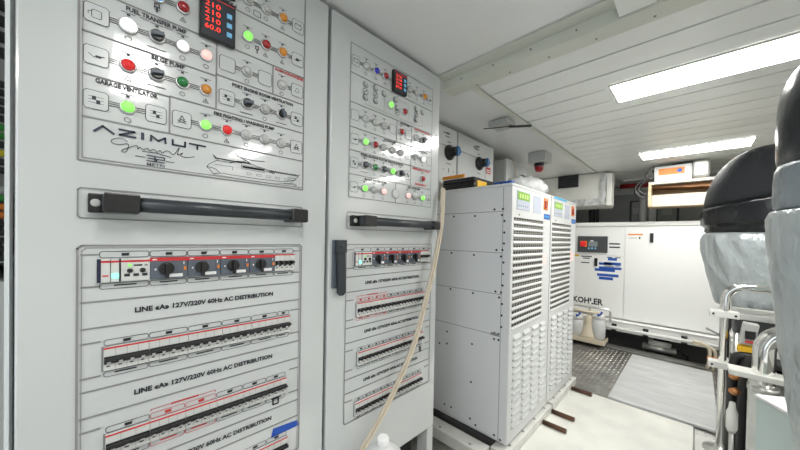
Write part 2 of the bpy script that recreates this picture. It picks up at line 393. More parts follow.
def starter(par, y0, y1, zt, zb):
    x = PXF+.010; w = y1-y0
    a = B().box(PXF-.02, x, y0+.0005, y1-.0005, zb, zt).build('motor_starter', 'slate', par, .001)
    f = B(); f.box(x, x+.0006, y0, y1, zt-.008, zt, 0); f.box(x+.0005, x+.0009, y0+.004, y0+.012, zt-.0055, zt-.003, 1); f.box(x, x+.0009, y0+w*.50, y0+w*.86, zb+.003, zb+.0105, 1)
    f.box(x, x+.0009, y0+w*.89, y0+w*.96, zb+.018, zb+.026, 2); f.box(x, x+.0006, y0+w*.83, y0+w*.835, zb+.002, zt-.009, 3)
    f.box(x, x+.0007, y0+w*.88, y0+w*.90, zt-.017, zt-.010, 1); f.box(x, x+.0007, y0+w*.12, y0+w*.16, zb+.02, zb+.024, 1)
    f.build('markings', ['stripe_red', 'white_tag', 'orange', 'black'], a)
    c = (x, y0+w*.42, (zt+zb)/2-.001)
    k = B().lathe([(.0145, 0), (.0145, .005), (.0125, .0065)], c, (1, 0, 0), 0, 20)
    k.box(x+.006, x+.016, c[1]-.0032, c[1]+.0032, c[2]-.021, c[2]+.012, 0)
    k.build('knob', 'black', a, .0008)
def mcb(par, y0, y1, zt, zb, poles=4, joined=True):
    x = PXF+.008
    a = B().box(PXF-.02, x, y0+.0004, y1-.0004, zb, zt).build('circuit_breaker', 'breaker', par, .0008)
    f = B(); f.box(x, x+.0005, y0, y1, zt-.0035, zt, 0)
    pw = (y1-y0)/poles
    for k in range(poles): f.box(x, x+.0005, y0+pw*(k+.25), y0+pw*(k+.55), zb+.008, zb+.0105, 1)
    for k in range(1, poles): f.box(x, x+.0003, y0+pw*k-.0003, y0+pw*k+.0003, zb, zt, 2)
    f.build('markings', ['stripe_red', 'ink', 'ink_grey'], a)
    zc = zb+(zt-zb)*.42
    t = B(); t.box(x, x+.0012, y0+.001, y1-.001, zc-.006, zc+.009, 0)
    if joined:
        t.prism([(x, y0+.001, zc+.007), (x, y0+.001, zc-.002), (x+.012, y0+.001, zc+.001), (x+.011, y0+.001, zc+.007)], (0, y1-y0-.002, 0), 0)
        for k in range(poles): t.box(x+.001, x+.0022, y0+pw*(k+.3), y0+pw*(k+.62), zc-.0055, zc-.0018, 1)
    else:
        for k in range(poles):
            t.prism([(x, y0+pw*(k+.22), zc+.008), (x, y0+pw*(k+.22), zc-.002), (x+.012, y0+pw*(k+.22), zc+.001), (x+.011, y0+pw*(k+.22), zc+.007)], (0, pw*.56, 0), 0)
            t.box(x+.001, x+.0022, y0+pw*(k+.3), y0+pw*(k+.72), zc-.006, zc-.0028, 1)
    t.build('toggle', ['black', 'white_tag'], a)
def tiles(b, bounds, z0, z1, m=1, seed=0, glyphs=True):
    """row of outlined name tiles with small illegible captions"""
    r = random.Random(seed)
    for y0, y1 in zip(bounds[:-1], bounds[1:]):
        rect(b, y0+.001, y1-.001, z0, z1, .0012, m, .003); c = (y0+y1)/2
        if glyphs: dash(b, c, (z0+z1)/2, min(.012, (y1-y0)*.25), .006, m); stroke(b, [(c-.004, z0+.003), (c+.007, z1-.003)], .001, m)
        else: stroke(b, [(c-(y1-y0)*(.18+.12*r.random()), (z0+z1)/2+.001), (c+(y1-y0)*(.15+.13*r.random()), (z0+z1)/2+.001)], .0028, m)

def distribution(leg, par, Y0, H0, letter, rows):
    """the lower legend: handle frame, lines, captions and four rows of breakers; z is height above H0 (eye level)"""
    yl, yr = Y0, Y0+.473
    z = lambda v: H0+v
    rect(leg, yl, yr, z(.027), z(.087), .0026, 0, .004)
    rect(leg, yl, yr, z(-.665), z(-.028), .0036, 0, .006)
    if letter == 'A': rect(leg, yl+.006, yr-.006, z(-.660), z(-.033), .0016, 0, .006)
    lev = [-.1125, -.143, -.197, -.227, -.2975, -.325, -.378, -.407, -.478, -.508, -.558, -.588]
    for i, v in enumerate(lev):
        if i % 4 in (0, 3):                 # beside a row of tiles the line stops at the first and last tile
            hl(leg, yl+.004, yl+.034, z(v), .0034); hl(leg, yr-.034, yr-.004, z(v), .0034)
        else: hl(leg, yl+.004, yr-.004, z(v), .0034)
    hl(leg, yl+.004, yl+.03, z(-.047), .0034); hl(leg, yr-.028, yr-.004, z(-.047), .0034)
    for zt in (-.1745, -.3555, -.537): txt(leg, 'LINE \u00ab%s\u00bb 127V/220V 60Hz AC DISTRIBUTION' % letter, yl+.086, yl+.387, z(zt), .0105)
    for r in rows: r(yl, z)

def cabinet(Y0, door0, door1, letter, label):
    root = thing('switchboard_cabinet', ((PXF-1.40)/2, (door0+door1)/2, 0), label, 'electrical cabinet')
    zt, zb = H+.753, .262
    c = B(); c.box(-1.42, PXF-.030, door0+.006, door1-.003, zb+.01, zt-.004)
    c.build('carcass', 'carcass', root)
    B().box(-1.40, PXF-.10, door0+.02, door1-.05, 0.0, zb+.009).build('plinth', 'gap', root)
    B().box(PXF-.024, PXF-.001, door0+.0025, door1-.0025, zb, zt).build('door', 'door_white', root, .004)
    return root

def row_starters(par, leg):
    def f(yl, z):
        t, b_ = z(-.0555), z(-.104)
        Y = yl+.027
        relay(par, Y, Y+.083, t, b_)
        for k in range(4): starter(par, Y+.083+k*.0695, Y+.083+(k+1)*.0695, t, b_)
        mcb(par, Y+.361, Y+.420, t, b_, 4, False)
        bd = [Y+.003, Y+.083]+[Y+.083+.0695*k for k in range(1, 5)]+[Y+.42]
        tiles(leg, bd, z(-.0535), z(-.0405)); tiles(leg, bd, z(-.1185), z(-.107), 1, 3, False)
    return f
def row_mcb(par, leg, groups, zt, zb, start, joined=True, seed=0, redtiles=(), upper=False):
    def f(yl, z):
        y = yl+start; bd = [y]
        for poles, w in groups:
            mcb(par, y, y+w, z(zt), z(zb), poles, joined); y += w; bd.append(y)
        for i in range(len(bd)-1):
            m = 2 if i in redtiles else 1
            tiles(leg, bd[i:i+2], z(zt+.0025), z(zt+.0145), m, seed+i); tiles(leg, bd[i:i+2], z(zb-.0145), z(zb-.003), m, seed+i, False)
        if redtiles:
            a, c = bd[min(redtiles)], bd[max(redtiles)+1]; zz = z(zt+.0235)
            stroke(leg, [(a+.002, zz-.004), (a+.002, zz), ((a+c)/2-.03, zz)], .0013, 2); stroke(leg, [((a+c)/2+.03, zz), (c-.002, zz), (c-.002, zz-.004)], .0013, 2)
            stroke(leg, [((a+c)/2-.027, zz), ((a+c)/2+.027, zz)], .0035, 2)
        dk = B().box(PXF-.002, PXF+.0004, bd[0]-.003, bd[-1]+.002, z(zb-.002), z(zt+.001)); dk.build('cutout_edge', 'ink_grey', par)
    return f

def grab_handle(par, y0, y1, z):
    x = PXF+.045
    g = B().tube([(x, y0+.02, z), (x, y1-.02, z)], .0155, 0, 18).build('grab_handle', 'anthracite', par)
    for k, (a, c, d) in enumerate(((y0, y0+.075, 1), (y1-.05, y1, -1))):
        e = B(); e.box(PXF, PXF+.063, a+(.022 if d > 0 else 0), c, z-.019, z+.019)
        if d > 0: e.box(PXF, PXF+.02, a, a+.03, z-.019, z+.019); e.lathe([(.009, 0), (.006, .004)], (PXF+.02, a+.011, z), (1, 0, 0), 1, 14)
        e.build('bracket', ['black', 'box_grey'], g, .006, seg=3)

# ---- left cabinet
root = cabinet(-.026, -.106, .534, 'A', 'tall white switchboard cabinet nearest the camera, with boat logo and line A breakers')
leg = B()
ks = lambda k: -.0015+.0474*k
z_ = lambda v: H+v
hl(leg, -.026, .449, z_(.1415), .0036); hl(leg, -.021, .446, z_(.1475), .0015); vl(leg, z_(.1415), z_(.732), -.026, .0036); vl(leg, z_(.147), z_(.73), -.0205, .0015); vl(leg, z_(.1415), z_(.732), .448, .0036)
hl(leg, -.026, .449, z_(.732), .0036)
hl(leg, -.022, .447, z_(.2295)); hl(leg, -.022, .117, z_(.314)); hl(leg, .117, .447, z_(.3155)); hl(leg, -.022, .21, z_(.3985)); hl(leg, .21, .352, z_(.403)); hl(leg, .352, .447, z_(.403))
hl(leg, -.022, .447, z_(.4845)); hl(leg, .12, .447, z_(.589)); hl(leg, -.022, .12, z_(.589))
vl(leg, z_(.2295), z_(.3155), .1175); vl(leg, z_(.3155), z_(.4845), .211); vl(leg, z_(.403), z_(.4845), .3525)
# rows: (height, [(column, item)])
ROWS = [
 (.711, 'i:batt 1x 2r 3G 6x 7r 8o 9i:plug'.split()),
 (.6295, '5x 6x 7x 8o 9i:batt'.split()),
 (.5285, '0i:plug 1x 2b 3r'.split()),
 (.5305, '6G 7r 8o 9i:plug'.split()),
 (.4385, '0i:fuel 1w 2s 3w 4p'.split()),
 (.3545, '0i:pump 1R 2s 3g 4o'.split()),
 (.2660, '0i:fan 1G 2i:fan'.split()),
 (.4380, '5i 6x 7i'.split()),
 (.4380, '8x 9i:bell'.split()),
 (.3520, '5i:fan 6s 7x 8S 9i:fan'.split()),
 (.2680, '3i:fire 4G 5R 6x 7x 8x 9i:fire'.split()),
]
for rz, items in ROWS[1:]:
    pos = [(ks(int(t[0])), t[1:]) for t in items]; zc = z_(rz)
    links(leg, pos[0][0]+.018, pos[-1][0]-.014, zc)
    for n, (y, k) in enumerate(pos):
        big = .0165 if k == 'w' and rz == .4385 and n == 1 else .0140
        if k.startswith('i'):
            leg.poly([(FX+.0001, y-.018, zc-.0185), (FX+.0001, y+.018, zc-.0185), (FX+.0001, y+.018, zc+.0185), (FX+.0001, y-.018, zc+.0185)], 3)
            icon(leg, y, zc, k[2:] or None)
        elif k in 'sS':
            selector(root, y, zc, {'s': .25, 'S': -1.2}[k]); marks(leg, y, zc, '-')
            if rz in (.4385, .3545): stroke(leg, [(y-.028, zc+.029), (y-.014, zc+.028)], .0012); stroke(leg, [(y+.014, zc+.028), (y+.028, zc+.029)], .0012)
        else:
            lamp(root, y, zc, k, big)
            if (rz, k) != (.4385, 'w') or n != 1: marks(leg, y, zc, '!' if k in 'roR' and k != 'p' else 'o')
            else: marks(leg, y, zc, 'o')
meter(root, .172, .250, z_(.480), z_(.587))
meter(root, .172, .250, z_(.604), z_(.70))
txt(leg, 'SHORE SUPPLY 1', .168, .255, z_(.5915), .008)
txt(leg, 'FUEL TRANSFER PUMP', .042, .148, z_(.4705), .0092); txt(leg, 'BILGE PUMP', .084, .145, z_(.3865), .0092)
txt(leg, 'GARAGE VENTILATOR', -.003, .096, z_(.3015), .0092); txt(leg, 'PORT ENGINE ROOM VENTILATION', .247, .413, z_(.3865), .0085)
txt(leg, 'FIRE FIGHTING / WASHING PUMP', .206, .358, z_(.3000), .0085); txt(leg, 'ALARM ACKNOWLEDGE', .357, .444, z_(.4735), .0075, 2)
for y, z0 in ((.093, .500), (.308, .5045)): stroke(leg, [(y-.004, z_(z0+.012)), (y+.004, z_(z0+.012)), (y+.004, z_(z0+.004)), (y-.004, z_(z0+.004)), (y-.004, z_(z0+.012))], .002); stroke(leg, [(y, z_(z0+.004)), (y, z_(z0-.006))], .003)
rect(leg, .298, .316, z_(.597), z_(.612), .0016, 1, .002)
# builder's logo on the door
def st(P, w=.0042, m=4): stroke(leg, [(a, H+c) for a, c in P], w, m)
st([(-.004, .2035), (.0085, .2165), (.0245, .2045)], .0042)
st([(.0335, .2165), (.057, .2165), (.034, .2055), (.0585, .2055)], .0042)
st([(.0705, .2175), (.0705, .2055)], .0055)
st([(.0845, .2050), (.0850, .2165), (.0975, .2075), (.1095, .2165), (.1105, .205)], .0042)
st([(.1235, .2165), (.1240, .2055), (.147, .2055), (.1475, .2165)], .0042)
st([(.1565, .2155), (.1885, .2155)], .0042); st([(.1720, .2155), (.1720, .2055)], .0042)
S_ = [(.046, .194), (.036, .199), (.024, .194), (.021, .187), (.032, .184), (.046, .189), (.047, .181), (.043, .171), (.037, .173), (.050, .183), (.061, .189), (.063, .182), (.066, .186), (.072, .182), (.079, .187), (.083, .182), (.090, .187), (.095, .182), (.101, .187), (.105, .182), (.111, .188), (.117, .188), (.126, .183), (.136, .201), (.133, .184), (.143, .190), (.139, .183), (.150, .181), (.166, .186)]
st([(v.x, v.y) for v in smooth([(a, c, 0) for a, c in S_], 5)], .0013, 1)
st([(.070, .1785), (.095, .1795), (.121, .175)], .0015, 1)
st([(.059, .1665), (.075, .1665)], .0013, 1); st([(.111, .1640), (.127, .1640)], .0013, 1)
for x0 in (.078, .0945):
    P = [(x0, .1715), (x0+.014, .1715), (x0+.014, .1655), (x0+(0 if x0 > .09 else .002), .1655)]
    st(P, .0022, 4); st([(x0+.014, .1655), (x0+.014, .1598)] if x0 < .09 else [(x0, .1655), (x0, .1598)], .0022, 4); st([(x0, .1598), (x0+.014, .1598)], .0022, 4)
txt(leg, 'METRI', .078, .109, z_(.1495), .0062, 4, .01)
# yacht drawing
def yk(P, w=.0011): stroke(leg, [(a, H+c) for a, c in P], w, 1)
yk([(.192, .1675), (.199, .1765), (.214, .1865), (.246, .1880), (.262, .192), (.290, .194), (.318, .188), (.345, .1835), (.385, .1825), (.435, .1835), (.437, .188)])
yk([(.192, .1675), (.210, .1655), (.222, .156), (.206, .152), (.2, .160), (.192, .1675)])
yk([(.222, .156), (.300, .155), (.38, .157), (.42, .165), (.435, .1835)]); yk([(.205, .1505), (.280, .148), (.36, .148), (.418, .158)], .0008)
yk([(.208, .197), (.212, .1925), (.272, .1915)], .0026); yk([(.204, .201), (.212, .190)]); yk([(.214, .193), (.216, .186)])
yk([(.256, .216), (.262, .208), (.288, .198), (.295, .192), (.270, .193), (.283, .199)], .0016); yk([(.262, .2065), (.30, .203), (.332, .206)], .0014); yk([(.244, .186), (.262, .194), (.29, .1945)], .002)
for i in range(9): yk([(.276+i*.006, .182), (.281+i*.006, .182)], .005)
yk([(.272, .1865), (.332, .1865), (.332, .176), (.272, .176), (.272, .1865)], .0009); yk([(.21, .176), (.25, .177), (.25, .168)], .0008); yk([(.335, .18), (.36, .177), (.345, .183)], .0012)
for i in range(14): yk([(.345+i*.006, .1835+.001*(i % 2)), (.349+i*.006, .1805)], .0022)
for i in range(5): rect(leg, .285+i*.026, .297+i*.026, z_(.163), z_(.168), .0007, 1, .001)
yk([(.40, .172), (.425, .172), (.42, .166), (.40, .166)], .0012); yk([(.388, .152), (.42, .155), (.428, .152), (.418, .149)], .0012)
distribution(leg, root, -.026, H, 'A', [
    row_starters(root, leg),
    row_mcb(root, leg, [(4, .0725)]*5+[(2, .036)], -.2395, -.288, .0375, True, 10),
    row_mcb(root, leg, [(3, .072), (4, .066), (4, .066), (4, .063), (4, .062), (3, .0575)], -.4235, -.470, .041, True, 20, (1, 2)),
    row_mcb(root, leg, [(4, .072)]*3+[(3, .06), (3, .06), (3, .06)], -.605, -.652, .037, True, 30)])
rect(leg, .365, .3805, z_(-.4955), z_(-.479), .0045, 1, .001)
leg.build('legend', ['ink_grey', 'ink', 'ink_red', 'door_white', 'ink_navy'], root)
grab_handle(root, -.012, .437, H+.0575)
# blue tape stuck on the door
tp = B().prism([(PXF+.0003, .361, H-.592), (PXF+.0003, .449, H-.5905), (PXF+.0003, .441, H-.5725), (PXF+.0003, .3665, H-.567)], (.0006, 0, 0))
solo(tp, 'tape_strip', 'tape_blue', 'strip of blue masking tape on the near cabinet door above its lowest breakers', 'tape')

# ---- right cabinet
root = cabinet(.615, .541, 1.134, 'B', 'tall white switchboard cabinet with black latch and line B breakers, farther of two')
leg = B(); D0 = .6445
kr = lambda k: D0+.0463*k-.0025
rect(leg, .620, 1.074, z_(.1400), z_(.677), .003, 0, .001)
hl(leg, .62, 1.074, z_(.576), .0026); hl(leg, .62, 1.074, z_(.4735), .0026); hl(leg, .62, .937, z_(.387), .0026); hl(leg, .62, .937, z_(.306), .0026); hl(leg, .62, 1.074, z_(.221), .0026)
vl(leg, z_(.391), z_(.4735), .8505, .0026); vl(leg, z_(.221), z_(.4735), .938, .0026); vl(leg, z_(.14), z_(.221), .8505, .0026); hl(leg, .938, 1.074, z_(.389), .0026); hl(leg, .938, 1.074, z_(.306), .0026)
ROWR = [
 (.6215, '0i:batt 1x 2n 3r 6x 7x 8o 9i:plug'.split()),
 (.4305, '0i 1x 2x 3x 4i'.split()), (.4315, '5r 6i:bell'.split()), (.431, '7x 8s'.split()),
 (.3465, '0i:pump 1G 2r 3x 4x 5x'.split()), (.3465, '6i:bell 7x 8w 9i'.split()),
 (.2625, '0i:fan 1s 2g 3s 4G 5S 6i:fan'.split()), (.261, '8r'.split()),
 (.1770, '0i:pump 1G 2x 3p'.split()), (.1760, '6p 7x 8G 9i:fire'.split()),
]
for rz, items in ROWR:
    pos = [(kr(int(t[0])), t[1:]) for t in items]; zc = z_(rz)
    if len(pos) > 1 and rz != .6215: links(leg, pos[0][0]+.016, pos[-1][0]-.012, zc)
    if rz == .6215: links(leg, pos[0][0]+.016, .815, zc); links(leg, .895, pos[-1][0]-.012, zc)
    for n, (y, k) in enumerate(pos):
        if k.startswith('i'):
            leg.poly([(FX+.0001, y-.017, zc-.0185), (FX+.0001, y+.017, zc-.0185), (FX+.0001, y+.017, zc+.0185), (FX+.0001, y-.017, zc+.0185)], 3); icon(leg, y, zc, k[2:] or None, .033, .036)
        elif k in 'sS': selector(root, y, zc, .25 if k == 's' else -.9); marks(leg, y, zc, '-')
        else: lamp(root, y, zc, k); marks(leg, y, zc, '!' if k in 'ro' else 'o')
meter(root, .817, .893, z_(.579), z_(.662))
# mimic diagram
for y, zs in ((.687, (.555, .530, .508)), (.735, (.560, .535, .512)), (.778, (.553,)), (.838, (.551,)), (.850, (.522, .503)), (.964, (.553, .53, .508)), (1.004, (.551,))):
    for k, zz in enumerate(zs):
        rect(leg, y-.011, y+.011, z_(zz-.010), z_(zz+.010), .0016, 1, .005); stroke(leg, [(y-.006, z_(zz-.006)), (y+.006, z_(zz+.006))], .0022)
        B().lathe([(.0085, 0), (.0085, .005), (.006, .006)], (PXF, y, z_(zz)), (1, 0, 0), 0, 12).build('mimic_button', 'lens_grey', root) if k != 1 else None
lamp(root, .811, z_(.520), 'G', .0145); lamp(root, .890, z_(.518), 'r', .0145)
stroke(leg, [(.687, z_(.49)), (.687, z_(.484)), (.965, z_(.484)), (1.006, z_(.49)), (1.006, z_(.54))], .0014, 0); stroke(leg, [(.78, z_(.545)), (.78, z_(.49))], .0014, 0); stroke(leg, [(.83, z_(.555)), (.915, z_(.555)), (.915, z_(.49))], .0014, 0)
for s_, y0, y1, zz, m in (('BILGE PUMP', .870, .925, .4635, 1), ('ALARM ACKNOWLEDGE', .955, 1.058, .4635, 2), ('WATER PUMP', .78, .845, .3755, 1), ('STBD ENGINE ROOM VENTILATION', .67, .89, .2945, 1), ('EMERGENCY STOP', .948, 1.062, .2945, 2), ('EMERGENCY', .965, 1.045, .230, 2), ('BLACK WATER PUMP', .69, .80, .2085, 1), ('GREY WATER PUMP', .92, 1.0, .2085, 1), ('LIGHTING', .985, 1.045, .3755, 1)):
    txt(leg, s_, y0, y1, z_(zz), .008, m)
B().lathe([(.019, 0), (.019, .003), (.016, .004)], (PXF, .850, z_(.177)), (1, 0, 0), 0, 24, sx=1.0).build('blank_plug', 'door_white', root)
stroke(leg, [(.850+.0195*math.cos(a*pi/8), z_(.177)+.0195*math.sin(a*pi/8)) for a in range(17)], .0018, 0)
distribution(leg, root, .615, H, 'B', [
    row_starters(root, leg),
    row_mcb(root, leg, [(2, .0385)]*6+[(2, .037)]*4, -.2395, -.290, .047, False, 40, (0, 1, 2, 3)),
    row_mcb(root, leg, [(2, .0365)]*10, -.420, -.468, .054, False, 50),
    row_mcb(root, leg, [(2, .0368)]*10, -.603, -.652, .046, False, 60)])
rect(leg, 1.018, 1.026, z_(-.505), z_(-.487), .004, 1, .001)
leg.build('legend', ['ink_grey', 'ink', 'ink_red', 'door_white', 'ink_navy'], root)
grab_handle(root, .626, 1.074, H+.056)
lt = B().box(PXF, PXF+.006, .555, .600, H-.175, H-.012).build('latch', 'slate', root, .003)
lh = B(); lh.box(PXF+.006, PXF+.026, .563, .600, H-.055, H-.012); lh.prism([(PXF+.008, .566, H-.055), (PXF+.008, .598, H-.055), (PXF+.012, .599, H-.190), (PXF+.012, .590, H-.2), (PXF+.012, .576, H-.2), (PXF+.012, .569, H-.19)], (.014, 0, 0))
lh.lathe([(.008, 0), (.006, .003)], (PXF+.026, .58, H-.034), (1, 0, 0), 0, 14)
lh.build('latch_lever', 'anthracite', lt, .004)
pf = B().box(-.935, -.872, 1.088, 1.13, 0, .2610); pf.build('foot', 'carcass', root, .003)

# ---- open cabinet with wiring, beside the nearest door
root = thing('wiring_cabinet', (-1.14, -.5, 0), 'open cabinet with bundled cables at the far left edge, beside the near switchboard door', 'electrical cabinet')
c = B(); c.box(-1.42, -1.36, -.78, -.118, 0, H+.75); c.box(-1.36, -.90, -.78, -.74, 0, H+.75); c.box(-1.36, -.9, -.74, -.135, 0, .05)
c.build('carcass', 'wall_grey', root)
B().box(-.905, -.872, -.1145, -.109, 0, H+.753).build('front_frame', 'door_edge', root)
for zz in (H+.085, H-.005, H-.055): B().box(-1.359, -1.0, -.739, -.121, zz-.012, zz).build('trunking', 'box_grey', root)
B().box(-1.359, -.95, -.739, -.121, H-.60, H-.10).build('cover_plate', 'box_grey', root)
wc = ['hose_black']*5+['wire_green', 'wire_green', 'hose_black', 'wire_yellow', 'hose_black', 'hose_black', 'box_grey', 'wire_green', 'orange', 'orange', 'hose_black', 'hose_black', 'hose_black', 'hose_black', 'hose_black']
for i, k in enumerate(wc):
    zz = H+.285-i*.0165 + (-.02 if i > 10 else 0)
    P = [(-1.08, -.70, zz-.05), (-.99, -.5, zz+.005), (-.955, -.32, zz+.012), (-.955, -.2, zz), (-.955, -.123, zz-.006)]
    B().tube(P, .0065, 0, 8).build('cable', k, root)
for i in range(4): B().tube([(-1.0, -.6, H+.30+i*.05), (-.96, -.35, H+.36+i*.04), (-.96, -.123, H+.34+i*.03)], .011, 0, 8).build('cable', 'hose_black', root)

# ---- things near the cabinets
bt = B(); by = Vector((-.72, .668, .0125))
bt.lathe([(.068, 0), (.076, .012), (.078, .05), (.078, .35), (.075, .39), (.062, .424), (.036, .443), (.020, .448), (.018, .456)], by, Z, 0, 28)
root = thing('jug', tuple(by), 'translucent white plastic jug with screw cap in front of the far switchboard door', 'jug')
bt.build('body', 'plastic_milk', root)
B().lathe([(.0185, .456), (.019, .459), (.019, .476), (.0165, .480)], by, Z, 0, 20).build('cap', 'white_tag', root)
root = None
pts = [(-.96, 1.24, H+.20), (-.90, 1.19, H+.225)] + [tuple(at(px, py, 'x', x)) for px, py, x in ((442, 190, -.85), (440, 225, -.84), (433, 265, -.835), (424, 302, -.83), (413, 343, -.825), (396, 384, -.83), (378, 420, -.838), (364, 444, -.845), (352, 466, -.848), (344, 480, -.85))]
cb = B(); sp = smooth(pts); sp.append(Vector((-.85, .56, .0075))) ; sp.append(Vector((-.84, .45, .008)))
cb.tube(sp, .0062, 0, 8); cb.tube([p+Vector((.002, .014, -.004)) for p in sp], .0055, 1, 8)
solo(cb, 'hanging_cable', ['cable_tan', 'cream'], 'pair of cream cables hanging slack across the far switchboard door', 'cable')

# ================================================================== power converters (two louvred cabinets)
def inverter(y0, y1, label, first):
    xf, xb, z0, z1 = -.678, -1.48, .078, H+.293
    root = thing('power_converter', ((xf+xb)/2, (y0+y1)/2, .07), label, 'power cabinet')
    b = B(); b.box(xb, xf-.004, y0, y1, z0, z1-.014); b.build('body', 'inverter_side', root, .004)
    B().box(xb-.004, xf+.003, y0-.003, y1+.002, z1-.0138, z1).build('top_cover', 'inverter_front', root, .003)
    # front sheet with real louvre openings: posts and slats in front of a dark box
    W = y1-y0; f = B()
    ya, yb_ = y0+W*.045, y0+W*.79                # louvre field
    zt, zs = H+.118, H-.478                      # its top and bottom
    xi = xf-.0035
    f.box(xi, xf, y0+.001, ya, z0, z1-.014); f.box(xi, xf, yb_, y1-.001, z0, z1-.014)
    f.box(xi, xf, ya, yb_, zt, z1-.014); f.box(xi, xf, ya, yb_, z0, zs)
    n = 17; lv = []
    for i in range(n): lv.append(zt-(zt-zs)*i/n)
    for i, zc in enumerate(lv):
        h = (zt-zs)/n; gp = h*.53
        extra = .004 if i in (5, 10, 14) else 0
        f.prism([(xi-.003, ya, zc-gp-.001), (xi+.0035, ya, zc-gp-extra*.5), (xf+.004, ya, zc-h*.84), (xf, ya, zc-h), (xi, ya, zc-h)], (0, yb_-ya, 0), 0)
    f.build('front_panel', 'inverter_front', root)
    B().box(xi-.0004, xi+.0001, ya, yb_, zs, zt).build('filter_mesh', 'mesh_slot', root)
    # pressed vents under the louvres
    v = B()
    for r in range(14):
        for c in range(4):
            yy = y0+W*(.085+c*.222); zz = H-.505-r*.0365
            v = B(); v.prism([(xf-.001, yy, zz), (xf-.001, yy, zz-.024), (xf+.013, yy+.004, zz-.020), (xf+.010, yy+.004, zz-.024)], (0, W*.148, 0)); v.box(xf-.0005, xf+.0003, yy, yy+W*.148, zz-.0295, zz-.0238, 1)
            v.build('pressed_vent', ['inverter_front', 'slot'], root)
    # controls
    p = B().box(xf, xf+.003, y0+W*.10, y0+W*.40, H+.162, H+.262).build('control_keypad', 'paper', root, .001)
    B().box(xf+.003, xf+.0042, y0+W*.11, y0+W*.385, H+.215, H+.258).build('display', 'lcd', p)
    dg = B()
    for k in range(4): dg.box(xf+.0042, xf+.0046, y0+W*(.15+k*.055), y0+W*(.18+k*.055), H+.224, H+.247)
    dg.build('display_digits', 'lcd_digit', p)
    kb = B()
    for k in range(5): kb.box(xf+.003, xf+.0034, y0+W*(.13+k*.05), y0+W*(.15+k*.05), H+.180, H+.186)
    kb.build('keys', 'slate', p)
    B().box(xf, xf+.0008, y0+W*.50, y0+W*.70, H+.158, H+.258).build('instruction_label', 'paper', root)
    s_ = B().box(xf, xf+.004, y0+W*.79, y0+W*.90, H+.19, H+.262).build('main_switch', 'orange', root, .001)
    B().box(xf+.004, xf+.010, y0+W*.80, y0+W*.85, H+.20, H+.245).build('rocker', 'lens_red', s_, .001)
    l = B(); l.box(xf, xf+.0008, y0+W*.80, y0+W*.985, H+.132, H+.165, 0)
    for k in range(3): l.box(xf+.0008, xf+.0011, y0+W*(.82+.05*k), y0+W*(.85+.05*k), H+.142, H+.156, 1)
    l.build('maker_plate', ['label_blue', 'label_cyan'], root)
    if not first: B().box(xf+.003, xf+.0038, y0+W*.08, y0+W*.55, H+.279, H+.2925).build('top_sticker', 'label_cyan', root)
    B().lathe([(.005, 0), (.004, .003)], (xf, y0+W*.16, H+.135), (1, 0, 0), 0, 10).build('lock', 'ink_grey', root)
    # side sheet: seams and fixing screws
    if first:
        e = B(); ys = y0-.0006
        for zz in (H+.148, H-.071, H-.291, H-.511): e.box(xb, xf-.045, ys, y0+.001, zz-.0015, zz+.0015)
        e.box(xf-.048, xf-.045, ys, y0+.001, z0, z1-.02)
        e.build('seams', 'ink_grey', root)
        holes = [(454, 216.5), (475, 216), (494.5, 209.5), (503, 209), (502, 215), (504.5, 221), (504.3, 232.5), (504, 243.5), (451.5, 253), (474, 255), (496.5, 250), (502.5, 250), (501, 256.5), (503.5, 262.5), (503, 274), (502.6, 285.5), (450.5, 289), (473, 293), (495.5, 291.5), (501, 292.5), (499, 297.5), (502, 304), (501.5, 315.5), (501.2, 327), (447, 331.5), (439.5, 343), (447, 343.5), (472, 344), (494.5, 333), (498.5, 334), (494, 339), (498.5, 340), (471, 382), (444.5, 404), (451, 407), (470, 418.5), (475.5, 425), (494, 435), (500, 440), (501, 184)]
        h = B()
        for px, py in holes:
            q = at(px, py, 'y', y0)
            if xb < q.x < xf-.012: B().lathe([(.0062, -.002), (.0062, .0012)], (q.x, y0, q.z), (0, -1, 0), 0, 8).build('screw', 'ink', root)
        B().box(xf-.10, xf-.055, y0-.002, y0, H-.515, H-.500).build('hinge_plate', 'ink_grey', root)
    # hold-down holes and red sticker
    B().box(xf, xf+.0007, y0+W*.80, y0+W*.90, H-.155, H-.085).build('warning_sticker', 'lens_pink', root)
inverter(1.50, 2.072, 'white louvred power cabinet with green display and screwed side, nearest the switchboard', True)
inverter(2.086, 2.650, 'white louvred power cabinet with green display, beside the white generator', False)
def channel(x0, x1, y0, y1, z1, label, along):
    b = B(); b.box(x0, x1, y0, y1, z1-.008, z1)
    if along == 'y': b.box(x1-.008, x1, y0, y1, .0125, z1-.008); b.box(x0, x0+.008, y0, y1, .0125, z1-.008)
    else: b.box(x0, x1, y0, y0+.008, .0005, z1-.008); b.box(x0, x1, y1-.008, y1, .0005, z1-.008)
    L = (y1-y0) if along == 'y' else (x1-x0)
    for k in range(4):
        t = .08+k*(L-.16)/3
        b.lathe([(.008, 0), (.008, .003)], (x1-.022, y0+t, z1) if along == 'y' else (x0+t, y0+.022, z1), Z, 1, 10)
    return solo(b, 'base_rail', ['rail_paint', 'ink_grey'], label, 'rail', bevel=.002)
channel(-.745, -.655, 1.46, 2.125, .062, 'white steel base rail along the front of the nearer louvred cabinet', 'y')
channel(-.745, -.655, 2.145, 2.69, .062, 'white steel base rail along the front of the louvred cabinet by the generator', 'y')
channel(-1.5, -.75, 1.375, 1.46, .062, 'white steel base rail under the screwed side of the nearer louvred cabinet', 'x')
b = B().box(-1.5, -.75, 1.47, 2.66, .005, .0775)
solo(b, 'cabinet_plinth', 'gap', 'dark plinth under the two louvred power cabinets', 'plinth')
